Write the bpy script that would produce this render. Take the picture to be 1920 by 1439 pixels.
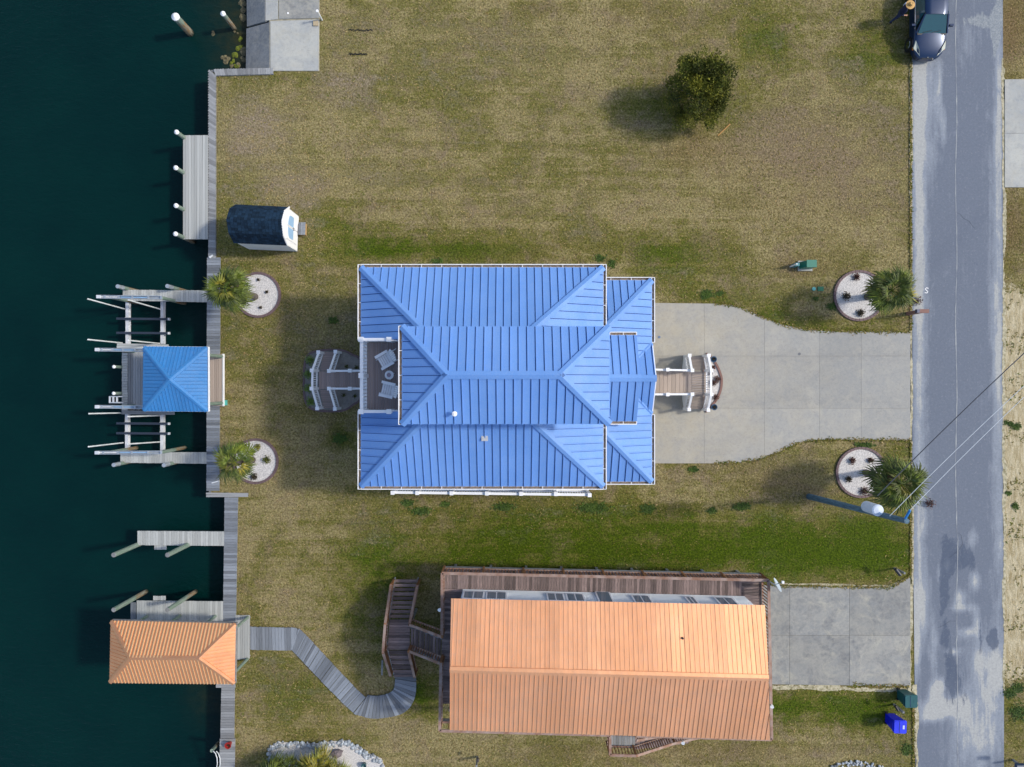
import bpy, math, random
from mathutils import Vector, Matrix, Euler
random.seed(7)
PI = math.pi
R = math.radians
for o in list(bpy.data.objects): bpy.data.objects.remove(o)
SC = bpy.context.scene
COL = SC.collection

# ------------------------------------------------------------------ camera, sky, sun
FPX, H, CX, CY = 1292.0, 38.0, 960.0, 719.5          # the drone hangs 38 m above the lawn
cam = bpy.data.cameras.new('camera'); camo = bpy.data.objects.new('camera', cam); COL.objects.link(camo)
cam.sensor_width = 36; cam.lens = FPX*36/1920; cam.clip_start = 0.5; cam.clip_end = 2000
camo.location = (0, 0, H); camo.rotation_euler = (0, 0, 0)
SC.camera = camo
SC.view_settings.view_transform = 'Standard'; SC.view_settings.look = 'None'
SC.view_settings.gamma = 1; SC.view_settings.use_curve_mapping = False
SC.view_settings.exposure = 0.38
SUN_EL, SUN_AZ = R(43), R(9)                            # sun east, a touch north: shadows fall west
SUND = Vector((math.cos(SUN_EL)*math.cos(SUN_AZ), math.cos(SUN_EL)*math.sin(SUN_AZ), math.sin(SUN_EL)))
w = bpy.data.worlds.new('World'); SC.world = w; w.use_nodes = True
nt = w.node_tree; sky = nt.nodes.new('ShaderNodeTexSky'); sky.sky_type = 'NISHITA'
sky.sun_disc = False; sky.sun_elevation = SUN_EL; sky.sun_rotation = PI/2-SUN_AZ
sky.dust_density = 2.0
nt.links.new(sky.outputs[0], nt.nodes['Background'].inputs[0]); nt.nodes['Background'].inputs[1].default_value = 0.15
sl = bpy.data.lights.new('sun', 'SUN'); sl.energy = 2.2; sl.angle = R(4.5); sl.color = (1, .93, .80)
slo = bpy.data.objects.new('sun', sl); COL.objects.link(slo)
slo.rotation_euler = SUND.to_track_quat('Z', 'Y').to_euler()

# ------------------------------------------------------------------ helpers
def P(px, py, z=0.0):                                   # a point of the place seen at photo pixel (px,py) when it is z metres up
    k = (H-z)/FPX
    return Vector(((px-CX)*k, (CY-py)*k, z))
def V(*a): return Vector(a)
def lerp(a, b, t): return a+(b-a)*t
def top(o): return o.parent is None
def meta(o, label=None, cat=None, group=None, kind=None):
    if label: o['label'] = label
    if cat: o['category'] = cat
    if group: o['group'] = group
    if kind: o['kind'] = kind
    return o
def attach(o, parent):
    if parent is not None:
        o.parent = parent
        if parent.parent is None and parent.type == 'EMPTY':
            o.matrix_parent_inverse = Matrix.Translation(parent.location).inverted()
def thing(name, label, cat, loc=(0, 0, 0), group=None, kind=None):
    o = bpy.data.objects.new(name, None); COL.objects.link(o); o.location = loc
    o.empty_display_size = .3
    return meta(o, label, cat, group, kind)

class MB:
    def __init__(s): s.v = []; s.f = []; s.m = []
    def add(s, vs, fs, mi=0):
        b = len(s.v); s.v += [tuple(v) for v in vs]
        for f in fs: s.f.append([b+i for i in f]); s.m.append(mi)
        return s
    def poly(s, pts, mi=0): return s.add(pts, [list(range(len(pts)))], mi)
    def hexa(s, p, mi=0): return s.add(p, [(3,2,1,0),(4,5,6,7),(0,1,5,4),(1,2,6,5),(2,3,7,6),(3,0,4,7)], mi)
    def box(s, c, size, ang=0, mi=0):
        hx, hy, hz = [q/2 for q in size]; ca, sa = math.cos(ang), math.sin(ang)
        def t(x, y, z): return (c[0]+x*ca-y*sa, c[1]+x*sa+y*ca, c[2]+z)
        return s.hexa([t(-hx,-hy,-hz),t(hx,-hy,-hz),t(hx,hy,-hz),t(-hx,hy,-hz),t(-hx,-hy,hz),t(hx,-hy,hz),t(hx,hy,hz),t(-hx,hy,hz)], mi)
    def beam(s, a, b, w, h, mi=0, up=None):
        a = Vector(a); b = Vector(b); d = (b-a).normalized()
        u0 = Vector(up) if up else (Vector((0,0,1)) if abs(d.z) < .98 else Vector((0,1,0)))
        sd = d.cross(u0).normalized(); u = sd.cross(d).normalized()
        x = sd*w/2; y = u*h/2
        return s.hexa([a-x-y, a+x-y, b+x-y, b-x-y, a-x+y, a+x+y, b+x+y, b-x+y], mi)
    def cyl(s, a, b, r1, r2=None, n=12, mi=0, cap=True):
        a = Vector(a); b = Vector(b); r2 = r1 if r2 is None else r2; d = (b-a).normalized()
        u0 = Vector((0,0,1)) if abs(d.z) < .98 else Vector((1,0,0))
        x = d.cross(u0).normalized(); y = x.cross(d).normalized()
        vs = []
        for q, r in ((a, r1), (b, r2)):
            for i in range(n):
                t = 2*PI*i/n; vs.append(q+x*math.cos(t)*r-y*math.sin(t)*r)
        fs = [(i, (i+1) % n, n+(i+1) % n, n+i) for i in range(n)]
        if cap: fs += [list(range(n))[::-1], list(range(n, 2*n))]
        return s.add(vs, fs, mi)
    def prism(s, pts, z0, z1, mi=0):
        n = len(pts); ar = sum(pts[i][0]*pts[(i+1) % n][1]-pts[(i+1) % n][0]*pts[i][1] for i in range(n))
        if ar < 0: pts = list(pts)[::-1]
        vs = [(p[0], p[1], z0) for p in pts]+[(p[0], p[1], z1) for p in pts]
        return s.add(vs, [list(range(n))[::-1], list(range(n, 2*n))]+[(i, (i+1) % n, n+(i+1) % n, n+i) for i in range(n)], mi)
    def tube(s, pts, r, n=8, mi=0):
        for a, b in zip(pts, pts[1:]): s.cyl(a, b, r, r, n, mi)
        return s
    def revolve(s, c, prof, n=16, mi=0):
        vs = []
        for r, z in prof:
            for i in range(n):
                t = 2*PI*i/n; vs.append((c[0]+r*math.cos(t), c[1]+r*math.sin(t), c[2]+z))
        fs = []
        for k in range(len(prof)-1):
            for i in range(n): fs.append((k*n+i, k*n+(i+1) % n, (k+1)*n+(i+1) % n, (k+1)*n+i))
        fs.append(list(range((len(prof)-1)*n, len(prof)*n)))
        return s.add(vs, fs, mi)
    def mesh(s, name, mats, smooth=False):
        me = bpy.data.meshes.new(name); me.from_pydata(s.v, [], s.f)
        for m in (mats if isinstance(mats, (list, tuple)) else [mats]): me.materials.append(m)
        me.polygons.foreach_set('material_index', s.m)
        if smooth: me.polygons.foreach_set('use_smooth', [True]*len(s.f))
        me.update(); return me
    def build(s, name, mats, parent=None, smooth=False, **k):
        o = bpy.data.objects.new(name, s.mesh(name, mats, smooth)); COL.objects.link(o)
        attach(o, parent)
        return meta(o, **k)

def inst(name, me, parent=None, loc=(0,0,0), rot=(0,0,0), scale=(1,1,1)):
    o = bpy.data.objects.new(name, me); COL.objects.link(o)
    o.location = loc; o.rotation_euler = rot; o.scale = scale
    attach(o, parent); return o

# ------------------------------------------------------------------ materials
class NG:
    def __init__(s, m):
        m.use_nodes = True; s.t = m.node_tree; s.b = s.t.nodes['Principled BSDF']
    def node(s, ty, props=None, ins=None, out=0):
        n = s.t.nodes.new(ty)
        for k, v in (props or {}).items(): setattr(n, k, v)
        for k, v in (ins or {}).items(): s.set(n.inputs[k], v)
        return n.outputs[out]
    def set(s, sock, v):
        if isinstance(v, bpy.types.NodeSocket): s.t.links.new(v, sock)
        else:
            if isinstance(v, tuple) and len(v) == 3 and sock.type == 'RGBA': v = v+(1,)
            sock.default_value = v
    def geo(s): return s.node('ShaderNodeNewGeometry')
    def objc(s): return s.node('ShaderNodeTexCoord', out=3)
    def rnd(s): return s.node('ShaderNodeObjectInfo', out=5)
    def island(s): return s.node('ShaderNodeNewGeometry', out=8)
    def mapv(s, v, scale=(1,1,1), loc=(0,0,0)): return s.node('ShaderNodeMapping', None, {0: v, 'Scale': scale, 'Location': loc})
    def noise(s, v, scale, detail=4, rough=.55, dist=0): return s.node('ShaderNodeTexNoise', None, {'Vector': v, 'Scale': scale, 'Detail': detail, 'Roughness': rough, 'Distortion': dist})
    def mr(s, v, a, b, c=0., d=1.): return s.node('ShaderNodeMapRange', None, {0: v, 1: a, 2: b, 3: c, 4: d})
    def math(s, op, a, b=0., c=0.): return s.node('ShaderNodeMath', {'operation': op}, {0: a, 1: b, 2: c})
    def clamp(s, v): return s.node('ShaderNodeClamp', None, {0: v})
    def mix(s, f, a, b, mode='MIX'):
        n = s.t.nodes.new('ShaderNodeMix'); n.data_type = 'RGBA'; n.blend_type = mode
        s.set(n.inputs[0], f); s.set(n.inputs[6], a); s.set(n.inputs[7], b); return n.outputs[2]
    def attr(s, name):
        c = s.node('ShaderNodeAttribute', {'attribute_name': name}); n = s.t.nodes.new('ShaderNodeSeparateColor')
        s.t.links.new(c, n.inputs[0]); return n.outputs[0], n.outputs[1], n.outputs[2]
    def bump(s, h, strength=.3, dist=.02): s.set(s.b.inputs['Normal'], s.node('ShaderNodeBump', None, {'Height': h, 'Strength': strength, 'Distance': dist}))
    def base(s, c, rough=None, metal=None):
        s.set(s.b.inputs['Base Color'], c)
        if rough is not None: s.set(s.b.inputs['Roughness'], rough)
        if metal is not None: s.set(s.b.inputs['Metallic'], metal)

def M(name, c, c2=None, rough=.6, metal=0., scale=4., detail=5, rnd=0., bump=0., bscale=40., stretch=(1,1,1), local=False, spec=.5, isl=0., lo=.35, hi=.65, coat=0., bdist=.02):
    m = bpy.data.materials.new(name); g = NG(m)
    vec = g.objc() if local else g.geo()
    if local: vec = g.node('ShaderNodeVectorMath', {'operation': 'ADD'}, {0: vec, 1: g.node('ShaderNodeCombineXYZ', None, {0: g.math('MULTIPLY', g.rnd(), 37.), 1: g.math('MULTIPLY', g.rnd(), 91.)})})
    vec = g.mapv(vec, stretch)
    col = c+(1,)
    if c2: col = g.mix(g.mr(g.noise(vec, scale, detail), lo, hi), c, c2)
    if rnd: col = g.mix(1., col, g.node('ShaderNodeCombineColor', None, {i: g.mr(g.rnd(), 0., 1., 1-rnd, 1+rnd) for i in range(3)}), 'MULTIPLY')
    if isl: col = g.mix(1., col, g.node('ShaderNodeCombineColor', None, {i: g.mr(g.island(), 0., 1., 1-isl, 1+isl*(1.3 if i == 0 else 1)) for i in range(3)}), 'MULTIPLY')
    g.base(col, rough, metal); g.b.inputs['Specular IOR Level'].default_value = spec
    if coat: g.b.inputs['Coat Weight'].default_value = coat; g.b.inputs['Coat Roughness'].default_value = .08
    if bump: g.bump(g.noise(vec, bscale, 3), bump, bdist)
    return m

white = M('white_vinyl', (.88,.89,.91), (.82,.84,.88), rough=.45, scale=3)
pvc = M('white_pvc', (.80,.82,.84), (.62,.66,.66), rough=.35, scale=2)
grey_plank = M('weathered_plank', (.30,.31,.32), (.18,.19,.205), rough=.85, scale=3, stretch=(1.2,16,1), local=True, rnd=.30, bump=.4, bscale=5, bdist=.01)
pale_plank = M('pale_weathered_plank', (.45,.46,.45), (.31,.33,.33), rough=.85, scale=3, stretch=(1.2,14,1), local=True, rnd=.17, bump=.4, bscale=5, bdist=.01)
blue_plank = M('grey_blue_plank', (.25,.275,.31), (.13,.15,.18), rough=.85, scale=3, stretch=(1.2,14,1), local=True, rnd=.38, bump=.4, bscale=5, bdist=.01)
dark_plank = M('aged_brown_plank', (.30,.23,.215), (.085,.06,.062), rough=.85, scale=2.6, stretch=(1.4,10,1), local=True, rnd=.5, bump=.4, bscale=5, bdist=.01)
comp_plank = M('composite_board', (.36,.285,.265), (.30,.24,.225), rough=.6, scale=3, stretch=(1,8,1), local=True, rnd=.12)
tan_plank = M('tan_composite_board', (.42,.34,.28), (.34,.28,.24), rough=.6, scale=3, stretch=(1,8,1), local=True, rnd=.12)
timber = M('grey_timber', (.25,.26,.27), (.15,.155,.165), rough=.85, scale=5, rnd=.15)
rail_wood = M('red_brown_rail_wood', (.30,.135,.05), (.17,.075,.035), rough=.75, scale=3, rnd=.15)
rail_cap = M('worn_rail_cap', (.34,.26,.23), (.23,.125,.085), rough=.8, scale=2.2, detail=7, rnd=.1)
def pile_mat():
    m = bpy.data.materials.new('treated_pile_wood'); g = NG(m)
    p = g.geo(); z = g.node('ShaderNodeSeparateXYZ', None, {0: p}, 2)
    z = g.math('ADD', z, g.math('MULTIPLY', g.noise(g.mapv(p, (3,3,.5)), 2.), .9))
    c = g.mix(g.mr(z, .25, .6), (.24,.12,.03), (.13,.21,.16))
    c = g.mix(g.mr(z, -.75, -.45), (.02,.018,.008), c)
    c = g.mix(g.mr(g.noise(g.mapv(p, (8,8,.8)), 3.), .35, .7), c, (.24,.28,.25))
    c = g.mix(g.mr(z, -.75, -.45), (.02,.018,.008), c)
    g.base(c, .8); return m
pile_m = pile_mat()
def roof_mat(name, c, c2, streak=0., rough=.34, metal=.35, rnd=.05):
    m = bpy.data.materials.new(name); g = NG(m); p = g.geo()
    f = g.mr(g.noise(g.mapv(p, (.5,.5,.5)), .8, 6), .35, .68)
    col = g.mix(f, c, c2)
    col = g.mix(g.mr(g.noise(p, 30., 3), .3, .7, 0., .12), col, (.55,.6,.7))
    col = g.mix(1., col, g.node('ShaderNodeCombineColor', None, {i: g.mr(g.rnd(), 0., 1., 1-rnd, 1+rnd) for i in range(3)}), 'MULTIPLY')
    col = g.mix(g.mr(g.noise(g.mapv(p, (1,1,1), (3,3,3)), 5., 6, .8), .5, .75, 0., .16), col, (.30,.34,.42)); g.base(col, g.mr(g.noise(p, 1.7, 5), .3, .7, rough-.05, rough+.09), metal)
    h = g.math('ADD', g.noise(g.mapv(p, (1.2,.25,1)), 1.6, 3), g.math('MULTIPLY', g.noise(p, 60., 2), .03))
    g.bump(h, .25+streak, .03)
    return m
roof_blue = roof_mat('blue_metal_roof', (.085,.245,.62), (.12,.29,.67), rough=.62, metal=.0)
roof_sky = roof_mat('bright_blue_metal_roof', (.003,.165,.46), (.006,.19,.50), rough=.6, metal=0.)
roof_under = M('dark_blue_joint', (.012,.10,.40), rough=.6)
roof_sky_under = M('bright_blue_joint', (.006,.10,.32), rough=.6)
roof_orange = roof_mat('copper_orange_metal_roof', (.82,.385,.17), (.88,.44,.215), streak=.2, rough=.48, metal=.55, rnd=.06)
roof_orange_b = roof_mat('tan_copper_metal_roof', (.72,.31,.125), (.77,.35,.15), rough=.36, metal=.7, rnd=.03)
roof_or_under = M('orange_joint', (.20,.07,.03), rough=.7)
rib_orange = M('pale_orange_rib', (.92,.58,.28), rough=.3, metal=.5)
debris = M('leaf_litter', (.13,.10,.075), (.25,.2,.16), rough=.9, scale=9)
siding = M('white_siding', (.62,.66,.70), (.55,.6,.65), rough=.6, scale=1)
glass = M('window_glass', (.10,.17,.23), rough=.1, spec=.8)  # blue base colour stands in for the sky reflected in the panes
glass_blue = M('pale_blue_panel', (.30,.50,.75), rough=.3)
black = M('black_plastic', (.01,.01,.014), rough=.4)
shingle = M('navy_shingle', (.006,.018,.040), (.013,.032,.058), rough=.95, spec=.15, scale=30, rnd=.4, local=False)
metal_al = M('aluminium', (.52,.57,.62), (.42,.48,.54), rough=.4, metal=.5, scale=4)
metal_dk = M('dark_navy_carpet', (.018,.03,.055), rough=.8)
steel_w = M('white_painted_steel', (.66,.68,.72), (.5,.54,.6), rough=.4, scale=4)
def concrete(name, c, c2, stain, stain_amt=.5, rnd=.05, warm=False):
    m = bpy.data.materials.new(name); g = NG(m); p = g.geo()
    col = g.mix(g.mr(g.noise(p, .45, 6, .65), .38, .62), c, c2)
    col = g.mix(g.mr(g.noise(p, 1.1, 8, .72, .9), .46, .66, 0., stain_amt), col, stain)
    col = g.mix(g.mr(g.noise(g.mapv(p, (1,1,1), (7,3,0)), .8, 8, .75, 1.2), .52, .68, 0., stain_amt*.9), col, (.42,.41,.34))
    if warm:
        fx = g.math('ADD', g.node('ShaderNodeSeparateXYZ', None, {0: p}, 0), g.mr(g.noise(p, .6, 5), .3, .7, -3., 3.)); col = g.mix(g.mr(fx, 9., 18., 0., .75), g.mix(.5, col, (.44,.385,.285)), (.30,.32,.335))
        yy = g.math('ABSOLUTE', g.math('SUBTRACT', g.node('ShaderNodeSeparateXYZ', None, {0: g.node('ShaderNodeVectorMath', {'operation': 'ADD'}, {0: p, 1: g.node('ShaderNodeCombineXYZ', None, {1: g.mr(g.noise(p, .5, 3), .3, .7, -.25, .25)})})}, 1), .3))
        lane = g.math('MULTIPLY', g.mr(g.math('ABSOLUTE', g.math('SUBTRACT', yy, 1.25)), .0, .5, 1., 0.), g.mr(g.noise(g.mapv(p, (.5,3,1)), 2., 5, .7), .35, .65)); col = g.mix(g.math('MULTIPLY', lane, .35), col, (.20,.20,.20))
    col = g.mix(g.mr(g.noise(g.mapv(p, (1,1,1), (17,5,0)), .9, 8, .78, .8), .47, .63, 0., .5 if warm else .15), col, stain)
    col = g.mix(g.mr(g.noise(g.mapv(p, (1,1,1), (4,25,0)), .7, 8, .78, .8), .50, .66, 0., .45 if warm else .2), col, (.50,.47,.40))
    col = g.mix(g.mr(g.noise(p, 6., 5, .8), .35, .65, 0., .4), col, (.46,.44,.38))
    col = g.mix(g.mr(g.noise(p, 8., 5, .85), .52, .7, 0., .4), col, (.17,.17,.17))
    col = g.mix(g.mr(g.noise(p, 60., 2), .35, .7, 0., .3), col, (.13,.13,.13))
    col = g.mix(1., col, g.node('ShaderNodeCombineColor', None, {i: g.mr(g.rnd(), 0., 1., 1-rnd, 1+rnd) for i in range(3)}), 'MULTIPLY')
    g.base(col, .85); g.bump(g.noise(p, 50., 3), .25, .01); return m
conc_a = concrete('tan_grey_concrete', (.41,.38,.30), (.325,.335,.325), (.25,.27,.29), .7, rnd=.06, warm=True)
conc_b = concrete('blue_grey_concrete', (.215,.235,.25), (.285,.29,.275), (.12,.135,.155), .9, rnd=.06)
conc_c = concrete('bleached_concrete', (.47,.485,.46), (.36,.39,.41), (.25,.28,.31), .7)
conc_d = concrete('wet_dark_concrete', (.09,.11,.14), (.15,.17,.20), (.24,.27,.31))
soil = M('joint_soil', (.24,.23,.19), (.40,.37,.27), rough=1, scale=5)
gravel_w = M('white_gravel', (.70,.68,.66), (.40,.39,.39), rough=.9, scale=18, detail=6, bump=.6, bscale=22, bdist=.04)
edging = M('mauve_brown_edging', (.16,.105,.11), (.12,.08,.085), rough=.7, scale=5)
leafm = M('palm_leaf', (.12,.16,.012), (.03,.06,.006), rough=.6, scale=2, rnd=.4, isl=.35)
leafy = M('yellowing_palm_leaf', (.24,.21,.02), (.12,.15,.02), rough=.5, scale=2, rnd=.3, isl=.3)
leafd = M('dry_palm_leaf', (.22,.17,.12), (.14,.1,.07), rough=.8, scale=3)
trunkm = M('palm_bark', (.14,.12,.11), (.07,.06,.055), rough=.9, scale=10)
cedar = M('cedar_foliage', (.18,.19,.012), (.09,.115,.010), rough=.8, scale=.9, isl=.45)
cedar_d = M('dark_cedar_foliage', (.10,.12,.012), (.045,.06,.007), rough=.85, scale=1.2, isl=.4)
bark = M('grey_bark', (.17,.15,.15), (.09,.08,.08), rough=.95, scale=8)
shrubg = M('green_shrub_leaf', (.20,.31,.06), (.11,.20,.035), rough=.6, scale=3, isl=.4)
shrubd = M('brown_shrub_leaf', (.055,.045,.02), (.03,.025,.015), rough=.8, scale=3, isl=.5)
shrubr = M('reddish_shrub_leaf', (.11,.045,.035), (.055,.025,.02), rough=.8, scale=3, isl=.5)
weedm = M('weed_leaf', (.07,.13,.012), (.035,.08,.008), rough=.7, scale=3, isl=.4)
green_box = M('green_enamel', (.012,.17,.12), rough=.4)
dkgreen = M('dark_green_plastic', (.008,.09,.10), (.006,.075,.085), rough=.4)
bluep = M('bright_blue_plastic', (.004,.012,.72), (.003,.008,.55), rough=.35)
redp = M('red_plastic', (.30,.02,.015), rough=.4)
brick_m = M('brown_brick', (.22,.12,.10), rough=.8, rnd=.15)
carp = M('blue_grey_car_paint', (.006,.026,.080), rough=.3, metal=.3, coat=.35)
carglass = M('tinted_windscreen', (.012,.075,.095), rough=.06, spec=.9)
rubber = M('tyre_rubber', (.012,.012,.013), rough=.8)
chrome = M('chrome', (.6,.62,.65), rough=.15, metal=1.)
lampm = M('headlight_lens', (.55,.58,.5), rough=.15)
amber = M('amber_lens', (.65,.22,.03), rough=.3)
skin = M('skin', (.52,.29,.2), rough=.6)
navy = M('navy_cloth', (.012,.022,.07), (.02,.045,.13), rough=.9, scale=8)
straw = M('straw', (.60,.38,.14), (.48,.29,.1), rough=.8, scale=20)
pale_cloth = M('pale_cloth', (.5,.55,.72), rough=.9)
pole_m = M('treated_blue_green_pole', (.10,.19,.26), (.05,.10,.14), rough=.8, scale=3, stretch=(6,6,1))
rock_m = M('blue_grey_rock', (.42,.45,.48), (.24,.28,.32), rough=.9, scale=4, rnd=.5)
rock_b = M('brown_rock', (.13,.11,.12), (.2,.17,.18), rough=.9, scale=4, rnd=.3)
cable_m = M('grey_cable', (.42,.48,.55), rough=.5)
cable_d = M('black_cable', (.035,.045,.065), rough=.7)

# ------------------------------------------------------------------ ground, water, road
def gauss(px, py, b): return b[4]*math.exp(-(((px-b[0])/b[2])**2+((py-b[1])/b[3])**2))
GREEN = [(1000,1000,330,55,.56),(1400,1010,280,60,.50),(1000,1050,400,30,.42),(1580,1050,160,50,.6),(1600,1330,130,38,.75),(640,430,60,60,.32),(860,468,160,22,.75),
         (1240,470,70,35,.5),(700,1110,70,90,.5),(790,1310,40,40,.75),(1640,95,75,55,.42),(1440,80,60,60,.4),(620,130,230,90,.16),(560,1290,60,60,.28),(1440,590,60,14,.4),(1560,610,120,14,.5),
         (1440,1320,60,40,.5),(1345,480,120,40,.25),(1360,210,70,60,.33),(1230,200,70,50,.35),(1900,420,40,90,.3),(1900,1330,30,60,.5),(470,370,30,80,.15),(560,680,50,40,-.1),(720,460,60,30,.45),
         (1690,840,60,20,.3),(1330,560,100,16,.35),(640,820,20,20,.5),(1640,990,60,60,.3),(1150,560,20,20,.3),(1080,530,300,20,.2),(430,560,60,60,.2),(480,700,50,80,.1)]
DRY = [(480,245,80,70,.95),(640,165,60,60,.7),(560,350,90,40,.65),(1560,330,170,120,.6),(1400,270,130,60,.5),(620,615,80,80,.3),(960,125,330,40,.25),(690,60,120,50,.3),(1000,60,250,30,.3),
       (680,1000,60,70,.22),(1480,510,60,40,.3),(900,560,150,30,.2),(1620,700,60,60,.1),(1480,900,110,60,.3),(830,1420,150,30,.32),(1350,1420,200,16,.3),(700,330,60,30,.3),(1100,380,200,30,.2),
       (1550,180,120,50,.25),(850,240,200,30,.15),(500,1200,60,30,.2),(540,1060,80,40,.1),(600,900,60,50,.25),(1560,1420,90,20,.4),(760,330,120,40,.15)]
OCH = [(1500,330,230,190,.5),(1450,905,150,50,.45),(1300,1412,340,30,.5),(960,475,300,30,.3),(600,780,90,120,.3),(1100,20,300,60,.2),(1900,60,40,90,1.),(1900,420,40,100,.75),(1300,280,90,40,.4),(1500,500,60,20,.4),(1900,1370,30,50,.35),(1150,50,200,60,.2),(560,880,60,100,.15)]
SANDB = [(1905,600,34,75,1.2),(1905,760,34,90,1.4),(1905,950,34,130,1.5),(1905,1130,34,130,1.5),(1905,1240,30,40,1.0)]
def blobs(L, px, py): return sum(gauss(px, py, b) for b in L)
EDGE = [(-9000,505),(134.9,505),(135.1,396),(484.9,394),(485.1,394),(928.9,394),(929.1,428),(1283,424),(1439,421),(9000,421)]
def edge_px(py):
    for (a, xa), (b, xb) in zip(EDGE, EDGE[1:]):
        if a <= py <= b: return xa+(xb-xa)*(py-a)/(b-a)
    return 421
def grid_sheet(name, ys, xs_of, z, mat, attr_fn, **k):
    me = bpy.data.meshes.new(name); vs = []; cols = []
    nx = len(xs_of(ys[0]))
    for y in ys:
        for x in xs_of(y):
            vs.append((x, y, z)); px = CX+x*FPX/H; py = CY-y*FPX/H
            cols += list(attr_fn(px, py))+[1.]
    fs = []
    for j in range(len(ys)-1):
        for i in range(nx-1):
            a = j*nx+i; fs.append((a, a+1, a+nx+1, a+nx) if ys[1] > ys[0] else (a, a+nx, a+nx+1, a+1))
    me.from_pydata(vs, [], fs); ca = me.color_attributes.new('tint', 'FLOAT_COLOR', 'POINT'); ca.data.foreach_set('color', cols)
    me.materials.append(mat); o = bpy.data.objects.new(name, me); COL.objects.link(o); return meta(o, kind='structure', **k)

def lawn_mat():
    m = bpy.data.materials.new('lawn'); g = NG(m); p = g.geo(); gr, dr, oc = g.attr('tint')
    n0 = g.noise(p, .11, 4, .6, .6); n1 = g.noise(p, .38, 8, .66, .6); n2 = g.noise(g.mapv(p, (1,1.25,1), (40,7,0)), 1.4, 8, .74, .5); n3 = g.noise(g.mapv(p, (1,1,1), (9,71,0)), 4.5, 6, .8)
    n4 = g.noise(p, 9.5, 4, .8); n5 = g.noise(g.mapv(p, (1,1,1), (3,5,8)), .7, 8, .75, .8); st = g.noise(g.mapv(p, (.08,1.7,1)), 1.1, 5, .65)
    f = g.math('ADD', g.mr(n1, .32, .68, -.34, .34), g.mr(n2, .3, .7, -.30, .30)); f = g.math('ADD', f, g.mr(n3, .3, .7, -.30, .30)); f = g.math('ADD', f, g.mr(st, .35, .65, -.22, .22)); f = g.math('ADD', f, g.mr(n0, .35, .65, -.26, .26))
    gf = g.math('ADD', g.math('ADD', g.math('MULTIPLY', gr, 1.12), .22), f)
    v = g.mr(g.math('ADD', g.math('MULTIPLY', n4, .75), g.math('MULTIPLY', n3, .25)), .37, .63)
    tan = g.mix(v, (.085,.067,.022), (.44,.375,.185)); olive = g.mix(v, (.036,.038,.005), (.24,.225,.058)); grn = g.mix(v, (.009,.024,.001), (.10,.15,.006))
    col = g.mix(g.mr(gf, .0, .45), tan, olive); col = g.mix(g.mr(gf, .48, 1.05), col, grn)
    col = g.mix(g.math('MULTIPLY', g.mr(n5, .49, .66, 0., .65), g.mr(gf, .5, .95, 1., .12)), col, g.mix(v, (.085,.06,.038), (.33,.25,.18)))
    df = g.math('ADD', dr, g.math('MULTIPLY', f, 1.0))
    col = g.mix(g.math('MULTIPLY', g.mr(df, .25, .95, 0., .85), g.mr(gr, .35, .75, 1., .15)), col, g.mix(v, (.115,.085,.055), (.42,.34,.25)))
    of = g.math('ADD', oc, g.math('MULTIPLY', f, .3)); col = g.mix(g.mr(of, .2, .9, 0., .9), col, g.mix(v, (.07,.046,.016), (.29,.205,.105)))
    sa = g.attr('sandy')[0]; sf = g.math('ADD', sa, g.math('MULTIPLY', g.math('MULTIPLY', f, .75), g.clamp(g.math('MULTIPLY', sa, 2.5))))
    sandc = g.mix(g.mr(g.noise(g.mapv(p, (2.2,.45,1)), 3., 7, .75, .6), .38, .62), (.36,.29,.16), (.62,.55,.38))
    sandc = g.mix(g.mr(n3, .58, .70, 0., .8), sandc, (.13,.12,.05)); sandc = g.mix(g.mr(n4, .55, .7, 0., .5), sandc, (.22,.18,.10))
    col = g.mix(g.mr(sf, .42, .62), col, sandc)
    g.base(col, .95); g.b.inputs['Specular IOR Level'].default_value = .15
    g.bump(g.math('ADD', n4, g.math('MULTIPLY', n3, .8)), 1., .07); return m
lm = lawn_mat()
ys = [-320,-120,-60,-35]+[-24+.25*i for i in range(0, 193)]+[35,60,120,320]
for e in (135, 485, 929):
    y = (CY-e)*H/FPX; ys = [q for q in ys if abs(q-y) > .08]+[y-.004, y+.004]
ys = sorted(ys)
tt = [i*.28 for i in range(0, 162)]
def lawn_x(y):
    e = (edge_px(CY-y*FPX/H)-CX)*H/FPX
    t = [e+(27.5-e)*i/150 for i in range(151)]
    return t+[29, 32, 40, 60, 100, 180, 320]
SANDY = {}
def lawn_attr(px, py): return (blobs(GREEN, px, py), blobs(DRY, px, py), blobs(OCH, px, py))
lawn = grid_sheet('lawn', ys, lawn_x, 0., lm, lawn_attr, label='mown winter lawn of tan and green grass between houses, canal and road', cat='lawn')
ca2 = lawn.data.color_attributes.new('sandy', 'FLOAT_COLOR', 'POINT'); cc = []
for v in lawn.data.vertices:
    px = CX+v.co.x*FPX/H; py = CY-v.co.y*FPX/H
    s_ = blobs(SANDB, px, py) if px > 1876 else 0.
    cc += [s_, s_, s_, 1.]
ca2.data.foreach_set('color', cc)

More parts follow.
